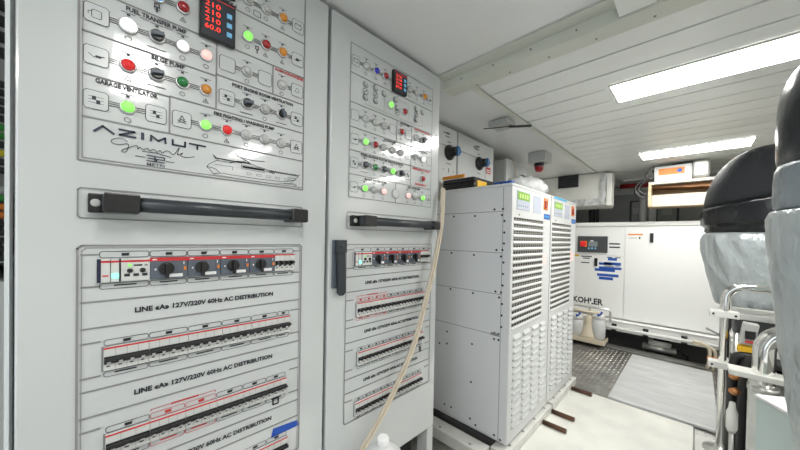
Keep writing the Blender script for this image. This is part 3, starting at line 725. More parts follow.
for px, py, Yr, l in ((590, 396, 2.555, 'rusty steel rod poking from the base rail, farthest of three'), (575, 424, 2.115, 'rusty steel rod poking from the base rail, middle of three'), (566, 437, 1.95, 'rusty steel rod poking from the base rail, nearest of three')):
    b = B().tube([(-.651, Yr, .0265), (-.52, Yr, .0265)], .0135, 0, 14).lathe([(.009, 0), (.009, .002)], (-.52, Yr, .0265), (1, 0, 0), 1, 14)
    solo(b, 'steel_rod', ['rust', 'ink_grey'], l, 'rod', 'rusty rods on the floor plate')
# things on top of the converters
zt = H+.2935
root = thing('tool_case', (-1.09, 1.72, zt), 'black and yellow tool case lying on top of the nearer louvred cabinet', 'case')
B().box(-1.195, -.96, 1.60, 1.92, zt, zt+.055).build('case_base', 'black', root, .006)
B().box(-1.195, -.96, 1.60, 1.92, zt+.056, zt+.085).build('lid', 'black_matte', root, .006)
B().box(-1.195, -1.03, 1.594, 1.61, zt+.088, zt+.108).build('orange_strip', 'case_orange', root, .003)
B().box(-.972, -.952, 1.63, 1.74, zt+.006, zt+.066).build('yellow_clip', 'yellow', root, .004)
root = None
b = B(); n = len(b.v)
b.lathe([(.02, 0), (.11, .004), (.125, .025), (.13, .05), (.125, .075), (.105, .098), (.07, .112), (.03, .118), (.001, .12)], (-.83, 2.04, zt), Z, 0, 40, sx=.95, sy=1.45, u=(1, 0, 0))
for v in b.v:
    v.x += random.uniform(-.010, .010); v.y += random.uniform(-.012, .012)
    if v.z > zt+.01: v.z += random.uniform(-.012, .012)
    else: v.z = zt+.0005
solo(b, 'plastic_wrap', 'wrap_grey', 'crumpled grey-white plastic wrap bundle lying on top of the louvred cabinets', 'wrap')
solo(B().box(-.78, -.685, 1.505, 1.54, zt+.0003, zt+.012), 'blue_block', 'label_blue', 'small blue block at the front corner of the nearer louvred cabinet top', 'block')

# ================================================================== boxes on the wall above
def wall_box(y0, y1, z0, z1, label, text):
    root = thing('starter_box', (-1.4, (y0+y1)/2, z0), label, 'electrical box', 'grey switch boxes on the left wall')
    xf = -1.215
    B().box(XL+.001, xf-.018, y0+.002, y1-.002, z0, z1).build('case', 'box_grey', root, .004)
    B().box(xf-.017, xf, y0, y1, z0, z1-.13).build('door', 'carcass', root, .004)
    B().box(xf-.017, xf, y0, y1, z1-.126, z1).build('top_panel', 'carcass', root, .004)
    return root, xf
for (y0, y1, ky, label) in ((1.36, 1.785, 1.69, 'grey wall box with blue knob, half hidden by the switchboard'), (1.80, 2.32, 2.085, 'grey wall box with blue knob and red label above the louvred cabinet')):
    root, xf = wall_box(y0, y1, H+.30, H+.755, label, 1)
    kz = H+.585
    k = B().lathe([(.052, 0), (.052, .012), (.046, .02), (.034, .024), (.030, .06), (.028, .07)], (xf, ky, kz), (1, 0, 0), 0, 24)
    k = k.build('rotary_switch', 'black', root)
    B().prism([(xf+.05, ky-.01, kz+.03), (xf+.05, ky+.012, kz+.03), (xf+.05, ky+.034, kz-.004), (xf+.05, ky+.012, kz-.032), (xf+.05, ky-.01, kz-.032)], (.032, 0, 0)).build('knob', 'knob_blue', k, .005)
    e = B()
    for (a, c, w, h) in ((-.03, .125, .07, .006), (-.02, .105, .05, .005), (-.015, .13, .03, .006), (0, -.075, .05, .004), (.0, -.12, .006, .03), (-.06, -.12, .006, .008), (.06, -.12, .006, .008), (0, -.20, .05, .005), (0, .072, .04, .004)):
        e.box(xf, xf+.001, ky+a-w/2, ky+a+w/2, kz+c-h/2, kz+c+h/2, 0)
    if y0 > 1.7:
        e.box(xf, xf+.001, 2.2, 2.27, kz-.055, kz-.005, 1)
        for t in range(2): e.box(xf+.001, xf+.0014, 2.21, 2.26, kz-.03-t*.015, kz-.023-t*.015, 2)
        for t in range(4): e.box(xf, xf+.001, ky-.08+.015*t, ky-.072+.015*t, kz+.105-.012*(t % 2), kz+.118, 0)
        e.box(xf, xf+.0008, y1-.135, y1-.132, H+.30, H+.6, 0)
    e.build('markings', ['ink', 'ink_red', 'white_tag'], root)
    if y0 > 1.7: B().lathe([(.016, 0), (.016, .02), (.012, .025)], (xf, 2.25, H+.42), (1, 0, 0), 0, 16).build('push_button', 'lens_red', root)
root = thing('junction_box', (-1.38, 2.75, H+.38), 'small grey wall box with a white device on its door, above the far louvred cabinet', 'electrical box')
B().box(XL+.001, -1.222, 2.535, 2.98, H+.30, H+.712).build('case', 'box_grey', root, .004)
B().box(-1.2215, -1.20, 2.530, 2.985, H+.296, H+.716).build('door', 'carcass', root, .004)
B().box(-1.1995, -1.14, 2.66, 2.74, H+.47, H+.58).build('device', 'breaker', root, .004)
B().box(-1.1995, -1.15, 2.755, 2.87, H+.42, H+.60).build('dark_module', 'panel_dark', root, .004)
B().lathe([(.007, 0), (.006, .004)], (-1.33, 2.5345, H+.52), (0, -1, 0), 0, 10).build('screw', 'ink', root)
B().tube([(-1.19, 2.63, H+.72), (-1.17, 2.64, H+.65), (-1.18, 2.66, H+.56)], .006, 0, 8).build('cable', 'cable_tan', root)
root = thing('alarm_beacon', (-1.05, 2.78, CZ), 'grey box with dark red lamp hanging below the plain ceiling strip', 'alarm lamp')
q0 = at(533, 158, 'y', 2.78); xc = q0.x+.06
B().box(xc-.075, xc+.075, 2.70, 2.86, CZ-.09, CZ-.001).build('housing', 'box_grey', root, .006)
B().lathe([(.036, -.0905), (.038, -.10), (.034, -.15), (.02, -.165), (.001, -.168)], (xc-.005, 2.78, CZ), Z, 0, 18).build('lamp', 'lens_red', root)
B().lathe([(.040, -.0902), (.040, -.118)], (xc-.005, 2.78, CZ), Z, 0, 18).build('collar', 'black', root)
root = thing('cable_gland', (-.89, 1.86, CZ), 'grey bracket with a bent black cable under the ceiling edge', 'bracket')
B().box(-.985, -.86, 1.80, 1.93, CZ-.04, CZ-.007).build('bracket', 'box_grey', root, .003)
B().tube(smooth([(-1.02, 1.80, CZ-.044), (-.95, 1.83, CZ-.047), (-.88, 1.86, CZ-.047), (-.84, 1.90, CZ-.045), (-.80, 1.96, CZ-.035), (-.79, 2.0, CZ-.024), (-.81, 2.03, CZ-.016)]), [.003]*9+[.008]*16, 0, 8).build('cable', 'black', root)

# ================================================================== generator at the far end
GY = 4.10
def gp(px, py): q = at(px, py, 'y', GY); return q.x, q.z
root = thing('generator', (-.3, 4.6, .26), 'large white generator enclosure with dark control panel across the end of the room', 'generator')
gz0, gz1 = gp(625, 320)[1], H+.218
gl, gr = -1.22, .72
sx = gp(624.5, 260)[0]; sz = gp(600, 255.8)[1]
B().box(gl, gr, GY+.006, 5.0, gz0, gz1-.05).build('enclosure', 'genset', root, .004)
B().box(gl-.01, gr+.01, GY-.012, 5.01, gz1-.049, gz1).build('roof', 'genset', root, .012, seg=3)
B().box(gl, sx-.003, GY-.004, GY+.005, sz+.003, gz1-.052).build('control_door', 'genset', root, .002)
B().box(gl, sx-.003, GY-.004, GY+.005, gz0+.01, sz-.003).build('lower_door', 'genset', root, .002)
B().box(sx+.003, gr, GY-.004, GY+.005, gz0+.01, gz1-.052).build('side_door', 'genset', root, .002)
def gbox(b, x0, y0, x1, y1, d0, d1, m=0):
    xm, ym = (x0+x1)/2, (y0+y1)/2; a = gp(x0, ym)[0]; c = gp(x1, ym)[0]; zt_ = gp(xm, y0)[1]; zb_ = gp(xm, y1)[1]; b.box(min(a, c), max(a, c), GY-.004-d1, GY-.004-d0, min(zb_, zt_), max(zb_, zt_), m); return b
cp = gbox(B(), 578, 236.2, 608, 252.3, 0, .02).build('control_panel', 'panel_dark', root, .006)
ex, ez = gp(584, 243.8)
B().box(ex-.035, ex+.035, GY-.026, GY-.024, ez-.035, ez+.035).build('stop_plate', 'orange', cp)
B().lathe([(.03, .002), (.034, .02), (.02, .03)], (ex, GY-.024, ez), (0, -1, 0), 0, 18).build('stop_button', 'lens_red_lit', cp)
gbox(B(), 589, 241.5, 598, 246.5, .02, .022).build('screen', 'screen_grey', cp)
for k in range(3):
    kx, kz = gp(589.3+k*3.3, 248.3); B().lathe([(.011, 0), (.010, .005)], (kx, GY-.024, kz), (0, -1, 0), 0, 12).build('button', 'key_blue', cp)
gbox(B(), 591, 240.4, 594, 241.6, .02, .0215).build('label', 'white_tag', cp)
gbox(gbox(B(), 609.3, 243.2, 620, 244.6, 0, .001), 609.3, 246.6, 620, 248, 0, .001).build('lettering', 'ink', root)
gbox(B(), 594.6, 258, 597.6, 266, 0, .012).build('latch', 'black', root, .002)
gbox(B(), 650, 233.2, 653.6, 242.6, 0, .012).build('latch', 'black', root, .002)
gbox(B(), 628, 233.9, 643, 235.2, 0, .001).build('orange_stripe', 'orange', root)
gbox(gbox(B(), 629, 237.6, 637, 238.4, 0, .001, 0), 639, 237, 640.4, 239, 0, .001, 1).build('small_print', ['box_grey', 'ink'], root)
b = B()
for a in ((608, 258, 617, 260.6), (604, 262.4, 621, 265.2), (599, 262.6, 612, 265), (599, 267, 621.6, 269.4), (594.8, 268.8, 615, 271.4), (597.2, 274, 618.6, 276.6), (599, 277, 613, 279.8)): gbox(b, *a, 0, .0012)
b.build('blue_stripes', 'label_blue', root)
b = B()
for a in ((607, 257, 612, 257.8), (615.5, 257.4, 620.5, 258.2), (581, 255.9, 592, 256.9), (583, 257.6, 590, 258.6), (581, 262, 589.5, 262.9), (604, 265.8, 614, 266.5), (615, 265.8, 620, 266.5)): gbox(B(), *a, 0, .0014).build('caption', 'ink', root)
gbox(B(), 574, 254.4, 579, 256.2, 0, .0013).build('yellow_tag', 'yellow', root)
b = B(); a0, zk = gp(573, 303.6); a1, zk1 = gp(603, 306.6)
put_text(b, 'KOHLER', (a0, GY-.0052, zk+.032), (1, 0, 0), UZ, .066, a1-a0, 0, .035); b.build('lettering', 'ink', root)
# skid under it
b = B(); b.box(gl, gr, GY-.10, 4.95, gz0-.115, gz0-.012)
b.box(gl, gr, GY-.11, GY-.02, gz0-.012, gz0-.002)
b.build('skid', 'genset', root, .004)
for px in (616, 647, 685):
    k = gp(px, 325)[0]; B().box(k-.022, k+.022, GY-.125, GY-.101, gz0-.11, gz0-.035).build('pipe_clamp', 'black', root, .003)
B().tube([(gl+.1, GY-.135, gz0-.075), (.18, GY-.135, gz0-.075)], .017, 0, 12).build('pipe', 'pipe_white', root)
for k in (0, 1):
    P = smooth([(-.0+k*.0, GY-.16, gz0-.06-k*.02), (.06+k*.02, GY-.17, gz0-.062-k*.02), (.105+k*.034, GY-.175, gz0-.10-k*.01), (.108+k*.036, GY-.17, gz0-.2), (.09+k*.036, GY-.13, gz0-.34)])
    h = B().tube(P, .0125, 0, 10).build('drain_hose', 'cream', root)
    B().lathe([(.016, -.02), (.016, .02)], (.108+k*.036, GY-.171, gz0-.185), Z, 0, 12).build('clip', 'orange', h)
for xx in (-1.05, -.25, .55): B().box(xx-.06, xx+.06, 4.3, 4.42, -.4495, gz0-.1155).build('mount', 'bilge', root)
# pump in the pit
q = at(658, 350, 'y', 4.12); root = thing('bilge_pump', (q.x, 4.2, -.45), 'pale cylindrical pump in the dark gap under the generator', 'pump')
B().tube([(q.x-.13, 4.17, q.z), (q.x+.14, 4.17, q.z)], .04, 0, 16).build('motor', 'steel', root)
B().tube([(q.x-.08, 4.17, q.z+.055), (q.x+.10, 4.17, q.z+.052)], .028, 0, 14).build('housing', 'pipe_white', root)
B().tube([(q.x+.06, 4.17, q.z+.01), (q.x+.13, 4.17, q.z+.02), (q.x+.22, 4.18, q.z-.02), (q.x+.24, 4.2, q.z-.14)], .012, 0, 8).build('hose', 'hose_black', root)
B().box(q.x-.10, q.x+.10, 4.12, 4.24, -.4495, q.z-.0395).build('bracket', 'bilge', root)
# fuel filter pair on its tray
FY = 3.90
def fp(px, py, Y=FY): q = at(px, py, 'y', Y); return q.x, q.z
a, tz = fp(572, 333); c, _ = fp(607, 336)
root = thing('fuel_filter_set', ((a+c)/2, FY, tz), 'twin fuel filters with white bowls and blue taps on a cream drip tray', 'filter')
tr = B(); tr.box(a-.12, c, FY-.14, FY+.06, tz-.03, tz); tr.box(a-.12, c, FY-.148, FY-.14, tz-.03, tz+.02); tr.box(c-.008, c, FY-.14, FY+.06, tz, tz+.02)
tr.build('drip_tray', 'cream', root, .004)
b = B().box(a-.02, a+.01, FY+.0, FY+.03, .003, tz-.0305).box(c-.05, c-.02, FY, FY+.03, .003, tz-.0305); b.build('tray_legs', 'steel', root)
for px in (578.5, 599.5):
    x, z2 = fp(px, 318)
    B().lathe([(.05, tz+.001-z2), (.064, tz+.03-z2), (.066, -.06), (.058, -.02), (.05, .0)], (x, FY-.04, z2), Z, 0, 20).build('bowl', 'plastic_milk', root)
    B().lathe([(.054, .0), (.056, .03), (.042, .05)], (x, FY-.04, z2), Z, 0, 20).build('head', 'pipe_white', root)
    tp_ = B().prism([(x+.0, FY-.11, z2+.035), (x+.03, FY-.11, z2+.05), (x+.05, FY-.11, z2+.085), (x+.03, FY-.11, z2+.095), (x+.025, FY-.11, z2+.065), (x-.005, FY-.11, z2+.06)], (0, .02, 0)); tp_.build('tap', 'label_blue', root, .004)
x, z2 = fp(590.5, 320)
B().lathe([(.105, tz+.001-z2), (.085, tz+.05-z2), (.05, -.02), (.045, .04), (.03, .06)], (x, FY-.03, z2), Z, 0, 20).build('filter_body', 'cream', root)
x0, za = fp(573, 304.5); x1, zb = fp(609, 311.5)
B().tube([(x0-.1, FY-.04, za+.01), (x1, FY-.04, za+.01), (x1+.02, FY-.04, za-.01), (x1+.02, FY-.04, za-.12)], .012, 0, 10).build('pipe', 'steel', root)
B().tube([(x0-.1, FY-.05, za-.045), (x1-.05, FY-.05, za-.045)], .017, 0, 10).build('manifold', 'cream', root)
B().tube([(x, FY-.04, za-.045), (x, FY-.04, za+.07)], .012, 0, 10).build('valve_stem', 'steel', root)

# ================================================================== behind the generator
DY = 3.95
root = thing('ventilation_duct', (-1.1, DY+.2, H+.40), 'white ceiling duct box with black grille and taped silver corner, behind the louvred cabinets', 'duct')
dl = lambda px, py: at(px, py, 'y', DY)
xa = dl(600, 190).x; xb_ = dl(612, 190).x; zl = dl(600, 205).z
B().box(XL+.002, xb_-.07, DY, DY+.5, zl, CZ-.008).build('duct_body', 'wall_paint', root, .004)
g0, g1 = dl(558.5, 176.3), dl(578.5, 187)
gr_ = B().box(g0.x, g1.x, DY-.012, DY-.0005, g1.z, g0.z).build('grille', 'panel_dark', root, .002)
sl = B()
for k in range(7): sl.box(g0.x+.01, g1.x-.01, DY-.015, DY-.0125, g1.z+.012+k*(g0.z-g1.z-.02)/7, g1.z+.020+k*(g0.z-g1.z-.02)/7)
sl.build('slats', 'black', gr_)
b = B(); N = 14
def crumple(b, x0, x1, z0, z1, y, nx, nz, amp):
    vs = [(x0+(x1-x0)*i/nx, y-random.uniform(0.002, amp), z0+(z1-z0)*j/nz) for j in range(nz+1) for i in range(nx+1)]
    fs = [(j*(nx+1)+i, j*(nx+1)+i+1, (j+1)*(nx+1)+i+1, (j+1)*(nx+1)+i) for j in range(nz) for i in range(nx)]
    b._add(vs, fs, 0, True)
crumple(b, xa, dl(609, 190).x, zl, CZ-.02, DY-.001, 5, 14, .02); crumple(b, dl(572, 200).x, xa, zl+.0, dl(590, 199).z, DY-.001, 16, 4, .02)
b.build('foil_tape', 'foil', root)
B().box(xb_-.045, xb_, DY-.03, DY+.12, zl-.01, CZ-.03).build('flange', 'wall_paint', root, .004)
b = B().box(XL+.002, .9, YB-.02, YB-.001, CZ-.11, CZ-.012); S(b, 'trim_5', 'wall_paint')
b = B().box(xb_, 1.7, 4.62, 4.70, CZ-.02, CZ-.001); S(b, 'trim_6', 'ceiling_white')
for k in range(3):
    px = 588.5+k*3.6
    P = [at(px, 206.5, 'y', 4.75), at(px-.5, 226, 'y', 4.75)]
    P[0].z = CZ-.3 if False else max(P[0].z, zl-.01)
    hb = B(); L = 22
    pr_ = []
    for i in range(L+1):
        pr_ += [(.021 if i % 2 else .0165, (P[0].z-gz1)*i/L)]
    hb.lathe(pr_, (P[0].x, 4.86, gz1+.0005), Z, 0, 12)
    solo(hb, 'corrugated_hose', 'hose_black', ('black corrugated hose rising behind the generator, leftmost of three', 'black corrugated hose rising behind the generator, middle of three', 'black corrugated hose rising behind the generator, nearest the silver tape')[k], 'hose', 'corrugated hoses behind the generator')
# hatches in the end wall
def hatch(px0, py0, px1, py1, label):
    a, c = at(px0, py0, 'y', YB), at(px1, py1, 'y', YB); a_z, c_z = a.z, max(c.z, gz1-.05)
    root = thing('wall_hatch', ((a.x+c.x)/2, YB, c_z), label, 'hatch', 'hatches in the end wall')
    B().box(a.x, c.x, YB-.02, YB-.0005, c_z, a_z).build('frame', 'panel_dark', root, .02)
    B().box(a.x+.025, c.x-.025, YB-.028, YB-.0205, c_z+.02, a_z-.025).build('cover', 'wall_grey', root, .02)
    B().box((a.x+c.x)/2-.05, (a.x+c.x)/2+.05, YB-.032, YB-.0285, (a_z+c_z)/2-.02, (a_z+c_z)/2+.06).build('label_plate', 'box_grey', root)
hatch(630, 201, 645, 224, 'small grey hatch in the end wall beside the white upright pipe, nearer the duct')
hatch(655.5, 204, 679, 224, 'wide grey hatch in the end wall below the wooden shelf box')
for px, top, lab in ((643.5, 195, 'white pipe bending at its top between the two wall hatches, nearer the duct'), (653, 203, 'straight white pipe between the wall hatches, below the shelf box')):
    q = at(px, top, 'y', 4.9)
    P = [(q.x, 4.9, gz1+.0005), (q.x, 4.9, q.z-.03)]
    if px < 650: P = smooth([(q.x, 4.9, gz1+.0005), (q.x, 4.9, q.z-.06), (q.x+.02, 4.9, q.z-.005), (q.x+.07, 4.9, q.z+.02), (q.x+.25, 4.9, q.z+.02)], 5)
    else: P = [(q.x, 4.9, gz1+.0005), (q.x, 4.9, q.z+.02)]
    solo(B().tube(P, .036, 0, 14), 'upright_pipe', 'pipe_white', lab, 'pipe')
q0, q1 = at(614, 186, 'y', 4.72), at(650, 183.5, 'y', 4.72)
solo(B().tube([(xb_-.06, 4.84, q0.z), (q1.x, 4.84, q0.z)], .03, 0, 12), 'red_pipe', 'pipe_red', 'dark red pipe running from the silver duct corner to the shelf box', 'pipe')
# shelf box with a charger on top
SY = 3.86
sp_ = lambda px, py: at(px, py, 'y', SY)
A, C_ = sp_(648.5, 183), sp_(650, 206.5)
x0, x1, zt2, zb2 = A.x, .58, A.z+.006, C_.z
root = thing('shelf_box', ((x0+x1)/2, SY+.15, zb2), 'long cream shelf box with bare wooden inside, hanging from the ceiling above the generator', 'shelf')
h_ = zt2-zb2
B().box(x0, x1, SY, SY+.2995, zt2-.026, zt2).build('top_board', 'shelf_cream', root, .003)
B().box(x0, x0+.022, SY, SY+.2995, zb2, zt2-.0265).build('side_board', 'wood_pale', root, .002)
B().box(x0+.0225, x1, SY+.05, SY+.07, zb2, zb2+h_*.48).build('front_board', 'shelf_cream', root, .003)
B().box(x0+.0225, x1, SY+.28, SY+.30, zb2, zt2-.0305).build('back_board', 'wood_pale', root)
B().prism([(x0+.023, SY+.06, zt2-.031), (x0+.023, SY+.06, zt2-.05), (x1, SY+.06, zt2-.10), (x1, SY+.06, zt2-.031)], (0, .2, 0)).build('veneer', 'wood', root)
B().box(x0+.0225, x1, SY+.0705, SY+.2795, zb2, zb2+.02).build('bottom_board', 'wood_pale', root)
for k in (.2, .7): B().box(x0+k*(x1-x0), x0+k*(x1-x0)+.03, SY+.301, SY+.307, zb2+.03, CZ-.001).build('hanger', 'steel', root)
root = None
e0, e1 = sp_(654, 180.5), sp_(709, 172)
cz0 = zt2+.001; cx0 = sp_(653.5, 180).x; cx1 = sp_(692, 172).x; cx2 = sp_(710.5, 170).x; chh = min(sp_(656, 162.5).z-cz0, CZ-cz0-.03)
root = thing('battery_charger', ((cx0+cx2)/2, SY+.1, cz0), 'white charger with orange label and silver end cover on the shelf box', 'charger')
B().box(cx0, cx1, SY+.02, SY+.24, cz0, cz0+chh).build('case', 'breaker', root, .008)
B().box(cx1+.001, cx2, SY+.005, SY+.25, cz0+.006, min(cz0+chh+.03, CZ-.006)).build('end_cover', 'steel', root, .03, seg=4)
B().box(cx0+.035, cx1-.05, SY+.0185, SY+.0199, cz0+chh*.40, cz0+chh*.82).build('orange_label', 'orange', root)
B().lathe([(.018, 0), (.018, .002)], (cx1-.085, SY+.0184, cz0+chh*.62), (0, -1, 0), 0, 14).build('round_mark', 'label_blue', root)
b = B()
for k in range(5): b.tube(smooth([(cx0-.02, SY+.13+k*.01, cz0+chh-.02), (cx0+.1, SY+.1+k*.015, cz0+chh+.012), (cx1, SY+.1+k*.015, cz0+chh+.015), (cx2-.02, SY+.26+k*.008, cz0+chh+.012)]), .010, 0, 8)
b.build('cable_bundle', 'hose_black', root)
b = B(); q = sp_(647, 185)
b.tube(smooth([(cx0+.0, SY-.02, cz0+.14), (cx0-.03, SY-.03, cz0+.12), (cx0-.055, SY-.03, cz0+.06), (cx0-.03, SY-.03, cz0+.03), (cx0+.01, SY-.02, cz0+.03)], 6), .008, 0, 8)
b.build('cable_loop', 'hose_black', root)
b = B(); b.tube(smooth([(x0-.03, SY-.02, zt2+.03), (x0-.085, SY-.02, zt2-.02), (x0-.10, SY-.02, zt2-.09), (x0-.05, SY-.02, zt2-.15), (x0-.012, SY-.02, zt2-.15)], 6), .010, 0, 8)
b.tube(smooth([(x0-.02, SY-.03, zt2+.01), (x0-.06, SY-.03, zt2-.03), (x0-.07, SY-.03, zt2-.08), (x0-.012, SY-.03, zt2-.13)], 6), .010, 0, 8)
b.build('cable_loop', 'hose_black', root); root = None
b = B().box(cx2+.03, .60, YB-.03, YB-.021, CZ-.3, CZ-.06); S(b, 'trim_7', 'wall_paint')

# ================================================================== engine on the right
def wrinkled(prof, o, sx, sy, amp, nseg, folds, seed, squash=None):
    """a lathe-like jacket with soft folds running round and down it"""
    r = random.Random(seed); b = B(); vs = []; n = len(prof)
    ph = [(r.randint(2, 9), r.uniform(0, 6.28), r.uniform(.3, 1), r.uniform(-14, 14)) for _ in range(folds)]
    for i, (rad, h) in enumerate(prof):
        for k in range(nseg):
            a = 2*pi*k/nseg
            p_ = Vector((math.cos(a)*1.6+h*1.3, math.sin(a)*1.6, h*3.2))+Vector((seed, seed*.7, 0)); w = (noise.ridged_multi_fractal(p_*1.3, .9, 2.2, 4, 1.0, 2.0, noise_basis='PERLIN_ORIGINAL')-1.2)*.9+.35*sum(c*math.sin(f*a+p+s*h) for f, p, c, s in ph)/folds
            rr = rad*(1+amp*w)
            vs.append((o[0]+math.cos(a)*rr*sx, o[1]+math.sin(a)*rr*sy, o[2]+h))
    fs = [(i*nseg+k, i*nseg+(k+1) % nseg, (i+1)*nseg+(k+1) % nseg, (i+1)*nseg+k) for i in range(n-1) for k in range(nseg)]
    b._add(vs, fs, 0, True)
    b.f.append(list(range(nseg))[::-1]); b.m.append(0); b.sm.append(False)
    b.f.append([(n-1)*nseg+k for k in range(nseg)]); b.m.append(0); b.sm.append(False)
    return b
def dense(prof, step=.012):
    out = []
    for (r0, h0), (r1, h1) in zip(prof[:-1], prof[1:]):
        n = max(1, int(abs(h1-h0)/step))
        for k in range(n): t = k/n; out.append((r0+(r1-r0)*t, h0+(h1-h0)*t))
    return out+[prof[-1]]
EY = 2.80; ec = (.30, EY, H)
root = thing('exhaust_elbow', (.30, EY, H-.36), 'black exhaust dome over a grey padded jacket beyond the steel rail', 'exhaust')
jk = wrinkled(dense([(.17, -.385), (.205, -.375), (.215, -.35), (.236, -.25), (.258, -.15), (.276, -.04), (.282, .02), (.275, .055), (.262, .066)]), ec, 1, 1, .042, 144, 9, 3)
jk.build('grey_jacket', 'jacket', root)
wrinkled(dense([(.255, .067), (.266, .075), (.262, .098), (.270, .105), (.284, .118), (.286, .165), (.282, .205), (.272, .215), (.262, .216)], .006), ec, 1, 1, .016, 96, 8, 5).tilt(ec, .067, .216).build('black_collar', 'rubber_gloss', root)
dome = [(.272*math.cos(t), .217+.365*math.sin(t)) for t in [i*pi/2/16 for i in range(16)]]+[(.001, .582)]
B().lathe(dome, ec, Z, 0, 48, sx=1.0, sy=1.0).tilt(ec, .067, .216).build('dome', 'rubber', root)
NY = 1.12
root = thing('exhaust_jacket', (.33, NY, H-.62), 'tall grey padded jacket with glossy black top at the right edge, nearest the camera', 'exhaust')
def npf(px, py):
    q = at(px, py, 'y', NY); return q.x, q.z-H
ncx = .345
def prof_from(L): return [(ncx-npf(px, py)[0], npf(px, py)[1]) for px, py in L]
pj = prof_from([(800, 470), (795, 445), (787, 395), (780, 350), (775, 315), (771, 288), (768.5, 260), (766, 232), (766, 219), (769, 213), (776, 211)])
wrinkled(dense(pj), (ncx, NY, H), 1, 1, .035, 120, 8, 11).build('grey_jacket', 'jacket', root)
zb_ = min(p[1] for p in pj)
B().tube([(ncx, NY, .001), (ncx, NY, H+zb_-.0005)], .10, 0, 20).build('riser_pipe', 'steel', root)
pc = prof_from([(777, 210.5), (773, 208), (772.5, 200), (773, 185), (774, 172), (777, 168)])
wrinkled(dense(pc, .008), (ncx, NY, H), 1, 1, .012, 64, 7, 13).build('collar', 'jacket_mid', root)
pt = prof_from([(778, 167.5), (776.5, 164), (776, 150), (776.5, 125), (778.5, 105), (781, 94), (785, 85), (791, 76), (800, 67)])
rt, ht = pt[-1]
pt += [(rt*.8, ht+.03), (rt*.5, ht+.055), (.001, ht+.065)]
B().lathe(dense(pt), (ncx, NY, H), Z, 0, 56).build('black_cap', 'jacket_dark', root)
# engine block below
root = thing('marine_engine', (.85, 2.2, 0), 'dark marine engine with hoses and fittings behind the steel rails', 'engine')
b = B(); b.box(.45, 1.35, 2.12, 3.4, .12, .62); b.build('block', 'engine_dark', root, .03)
b = B(); b.box(.5, 1.25, 2.18, 3.3, .621, .735); b.build('cylinder_cover', 'engine_dark', root, .04)
B().box(.17, .60, 2.62, 3.0, H-.54, H-.40).build('exhaust_plate', 'engine_dark', root, .01)
B().tube([(.30, EY, H-.41), (.30, EY, H-.60)], .11, 0, 20).build('exhaust_neck', 'steel', root)
B().box(.10, 1.3, 2.50, 2.54, H-.40, H-.355).build('front_bracket', 'pipe_white', root, .004)
for xx in (.18, .22, .262, .30):
    pass
hs = [((.155, 2.38), (.150, 2.36)), ((.195, 2.34), (.185, 2.30)), ((.235, 2.30), (.225, 2.26))]
for k, ((xa_, ya_), (xb2, yb2)) in enumerate(hs):
    B().tube(smooth([(xa_+.28, ya_-.04, H-.60), (xa_+.05, ya_-.05, H-.57), (xa_, ya_-.04, H-.62), (xb2, yb2, .3), (xb2, yb2, .035)]), .020, 0, 12).build('hose', 'hose_black', root)
for py in (376, 391):
    q = at(734, py, 'y', 2.22); B().tube([(q.x-.012, 2.20, q.z+.006), (q.x+.0, 2.21, q.z), (q.x+.012, 2.26, q.z-.01)], [.012, .017, .017], 0, 14).build('copper_fitting', 'copper', root)
wq = at(731.5, 432, 'y', 2.24)
B().lathe([(.014, 0), (.021, .02), (.021, .10), (.014, .12), (.011, .15)], (wq.x, 2.24, wq.z), Z, 0, 16).build('white_filter', 'pipe_white', root)
B().tube([(wq.x, 2.24, .002), (wq.x, 2.24, wq.z-.0005)], .010, 0, 10).build('filter_stem', 'steel', root)
for xx in (.55, 1.15):
    for yy in (2.3, 3.1): B().box(xx-.1, xx+.1, yy-.08, yy+.08, 0, .1195).build('engine_mount', 'engine_dark', root)
b = B(); b.tube(smooth([(.26, 2.20, H-.60), (.225, 2.17, H-.7), (.205, 2.15, H-.85), (.22, 2.15, .12), (.25, 2.16, .02)]), .006, 0, 8); b.build('tube', 'pipe_white', root)
root = None
# control box with a sloping label under the rail
q = at(740, 336, 'y', 2.35)
root = thing('connection_box', (q.x, 2.38, q.z-.12), 'tilted pale box with yellow strip, framed by the two steel rails', 'electrical box')
p0, p1, p2, p3 = [at(px, py, 'y', 2.32) for px, py in ((739, 343), (755, 345), (760, 326), (744, 323))]
B().prism([p0, p1, p2, p3], (0, .06, 0)).build('cover', 'box_grey', root, .004)
p0, p1, p2, p3 = [at(px, py, 'y', 2.318) for px, py in ((737.5, 351), (755, 353.5), (755.5, 348.5), (738.5, 346))]
B().prism([p0, p1, p2, p3], (0, .06, 0)).build('yellow_strip', 'yellow', root)
a_ = at(748, 333, 'y', 2.318); B().box(a_.x-.01, a_.x+.025, 2.312, 2.3195, a_.z-.03, a_.z+.01).build('symbol', 'black', root)
a_ = at(745, 338, 'y', 2.318); B().box(a_.x, a_.x+.04, 2.312, 2.3195, a_.z-.022, a_.z-.012).build('red_mark', 'ink_red', root)

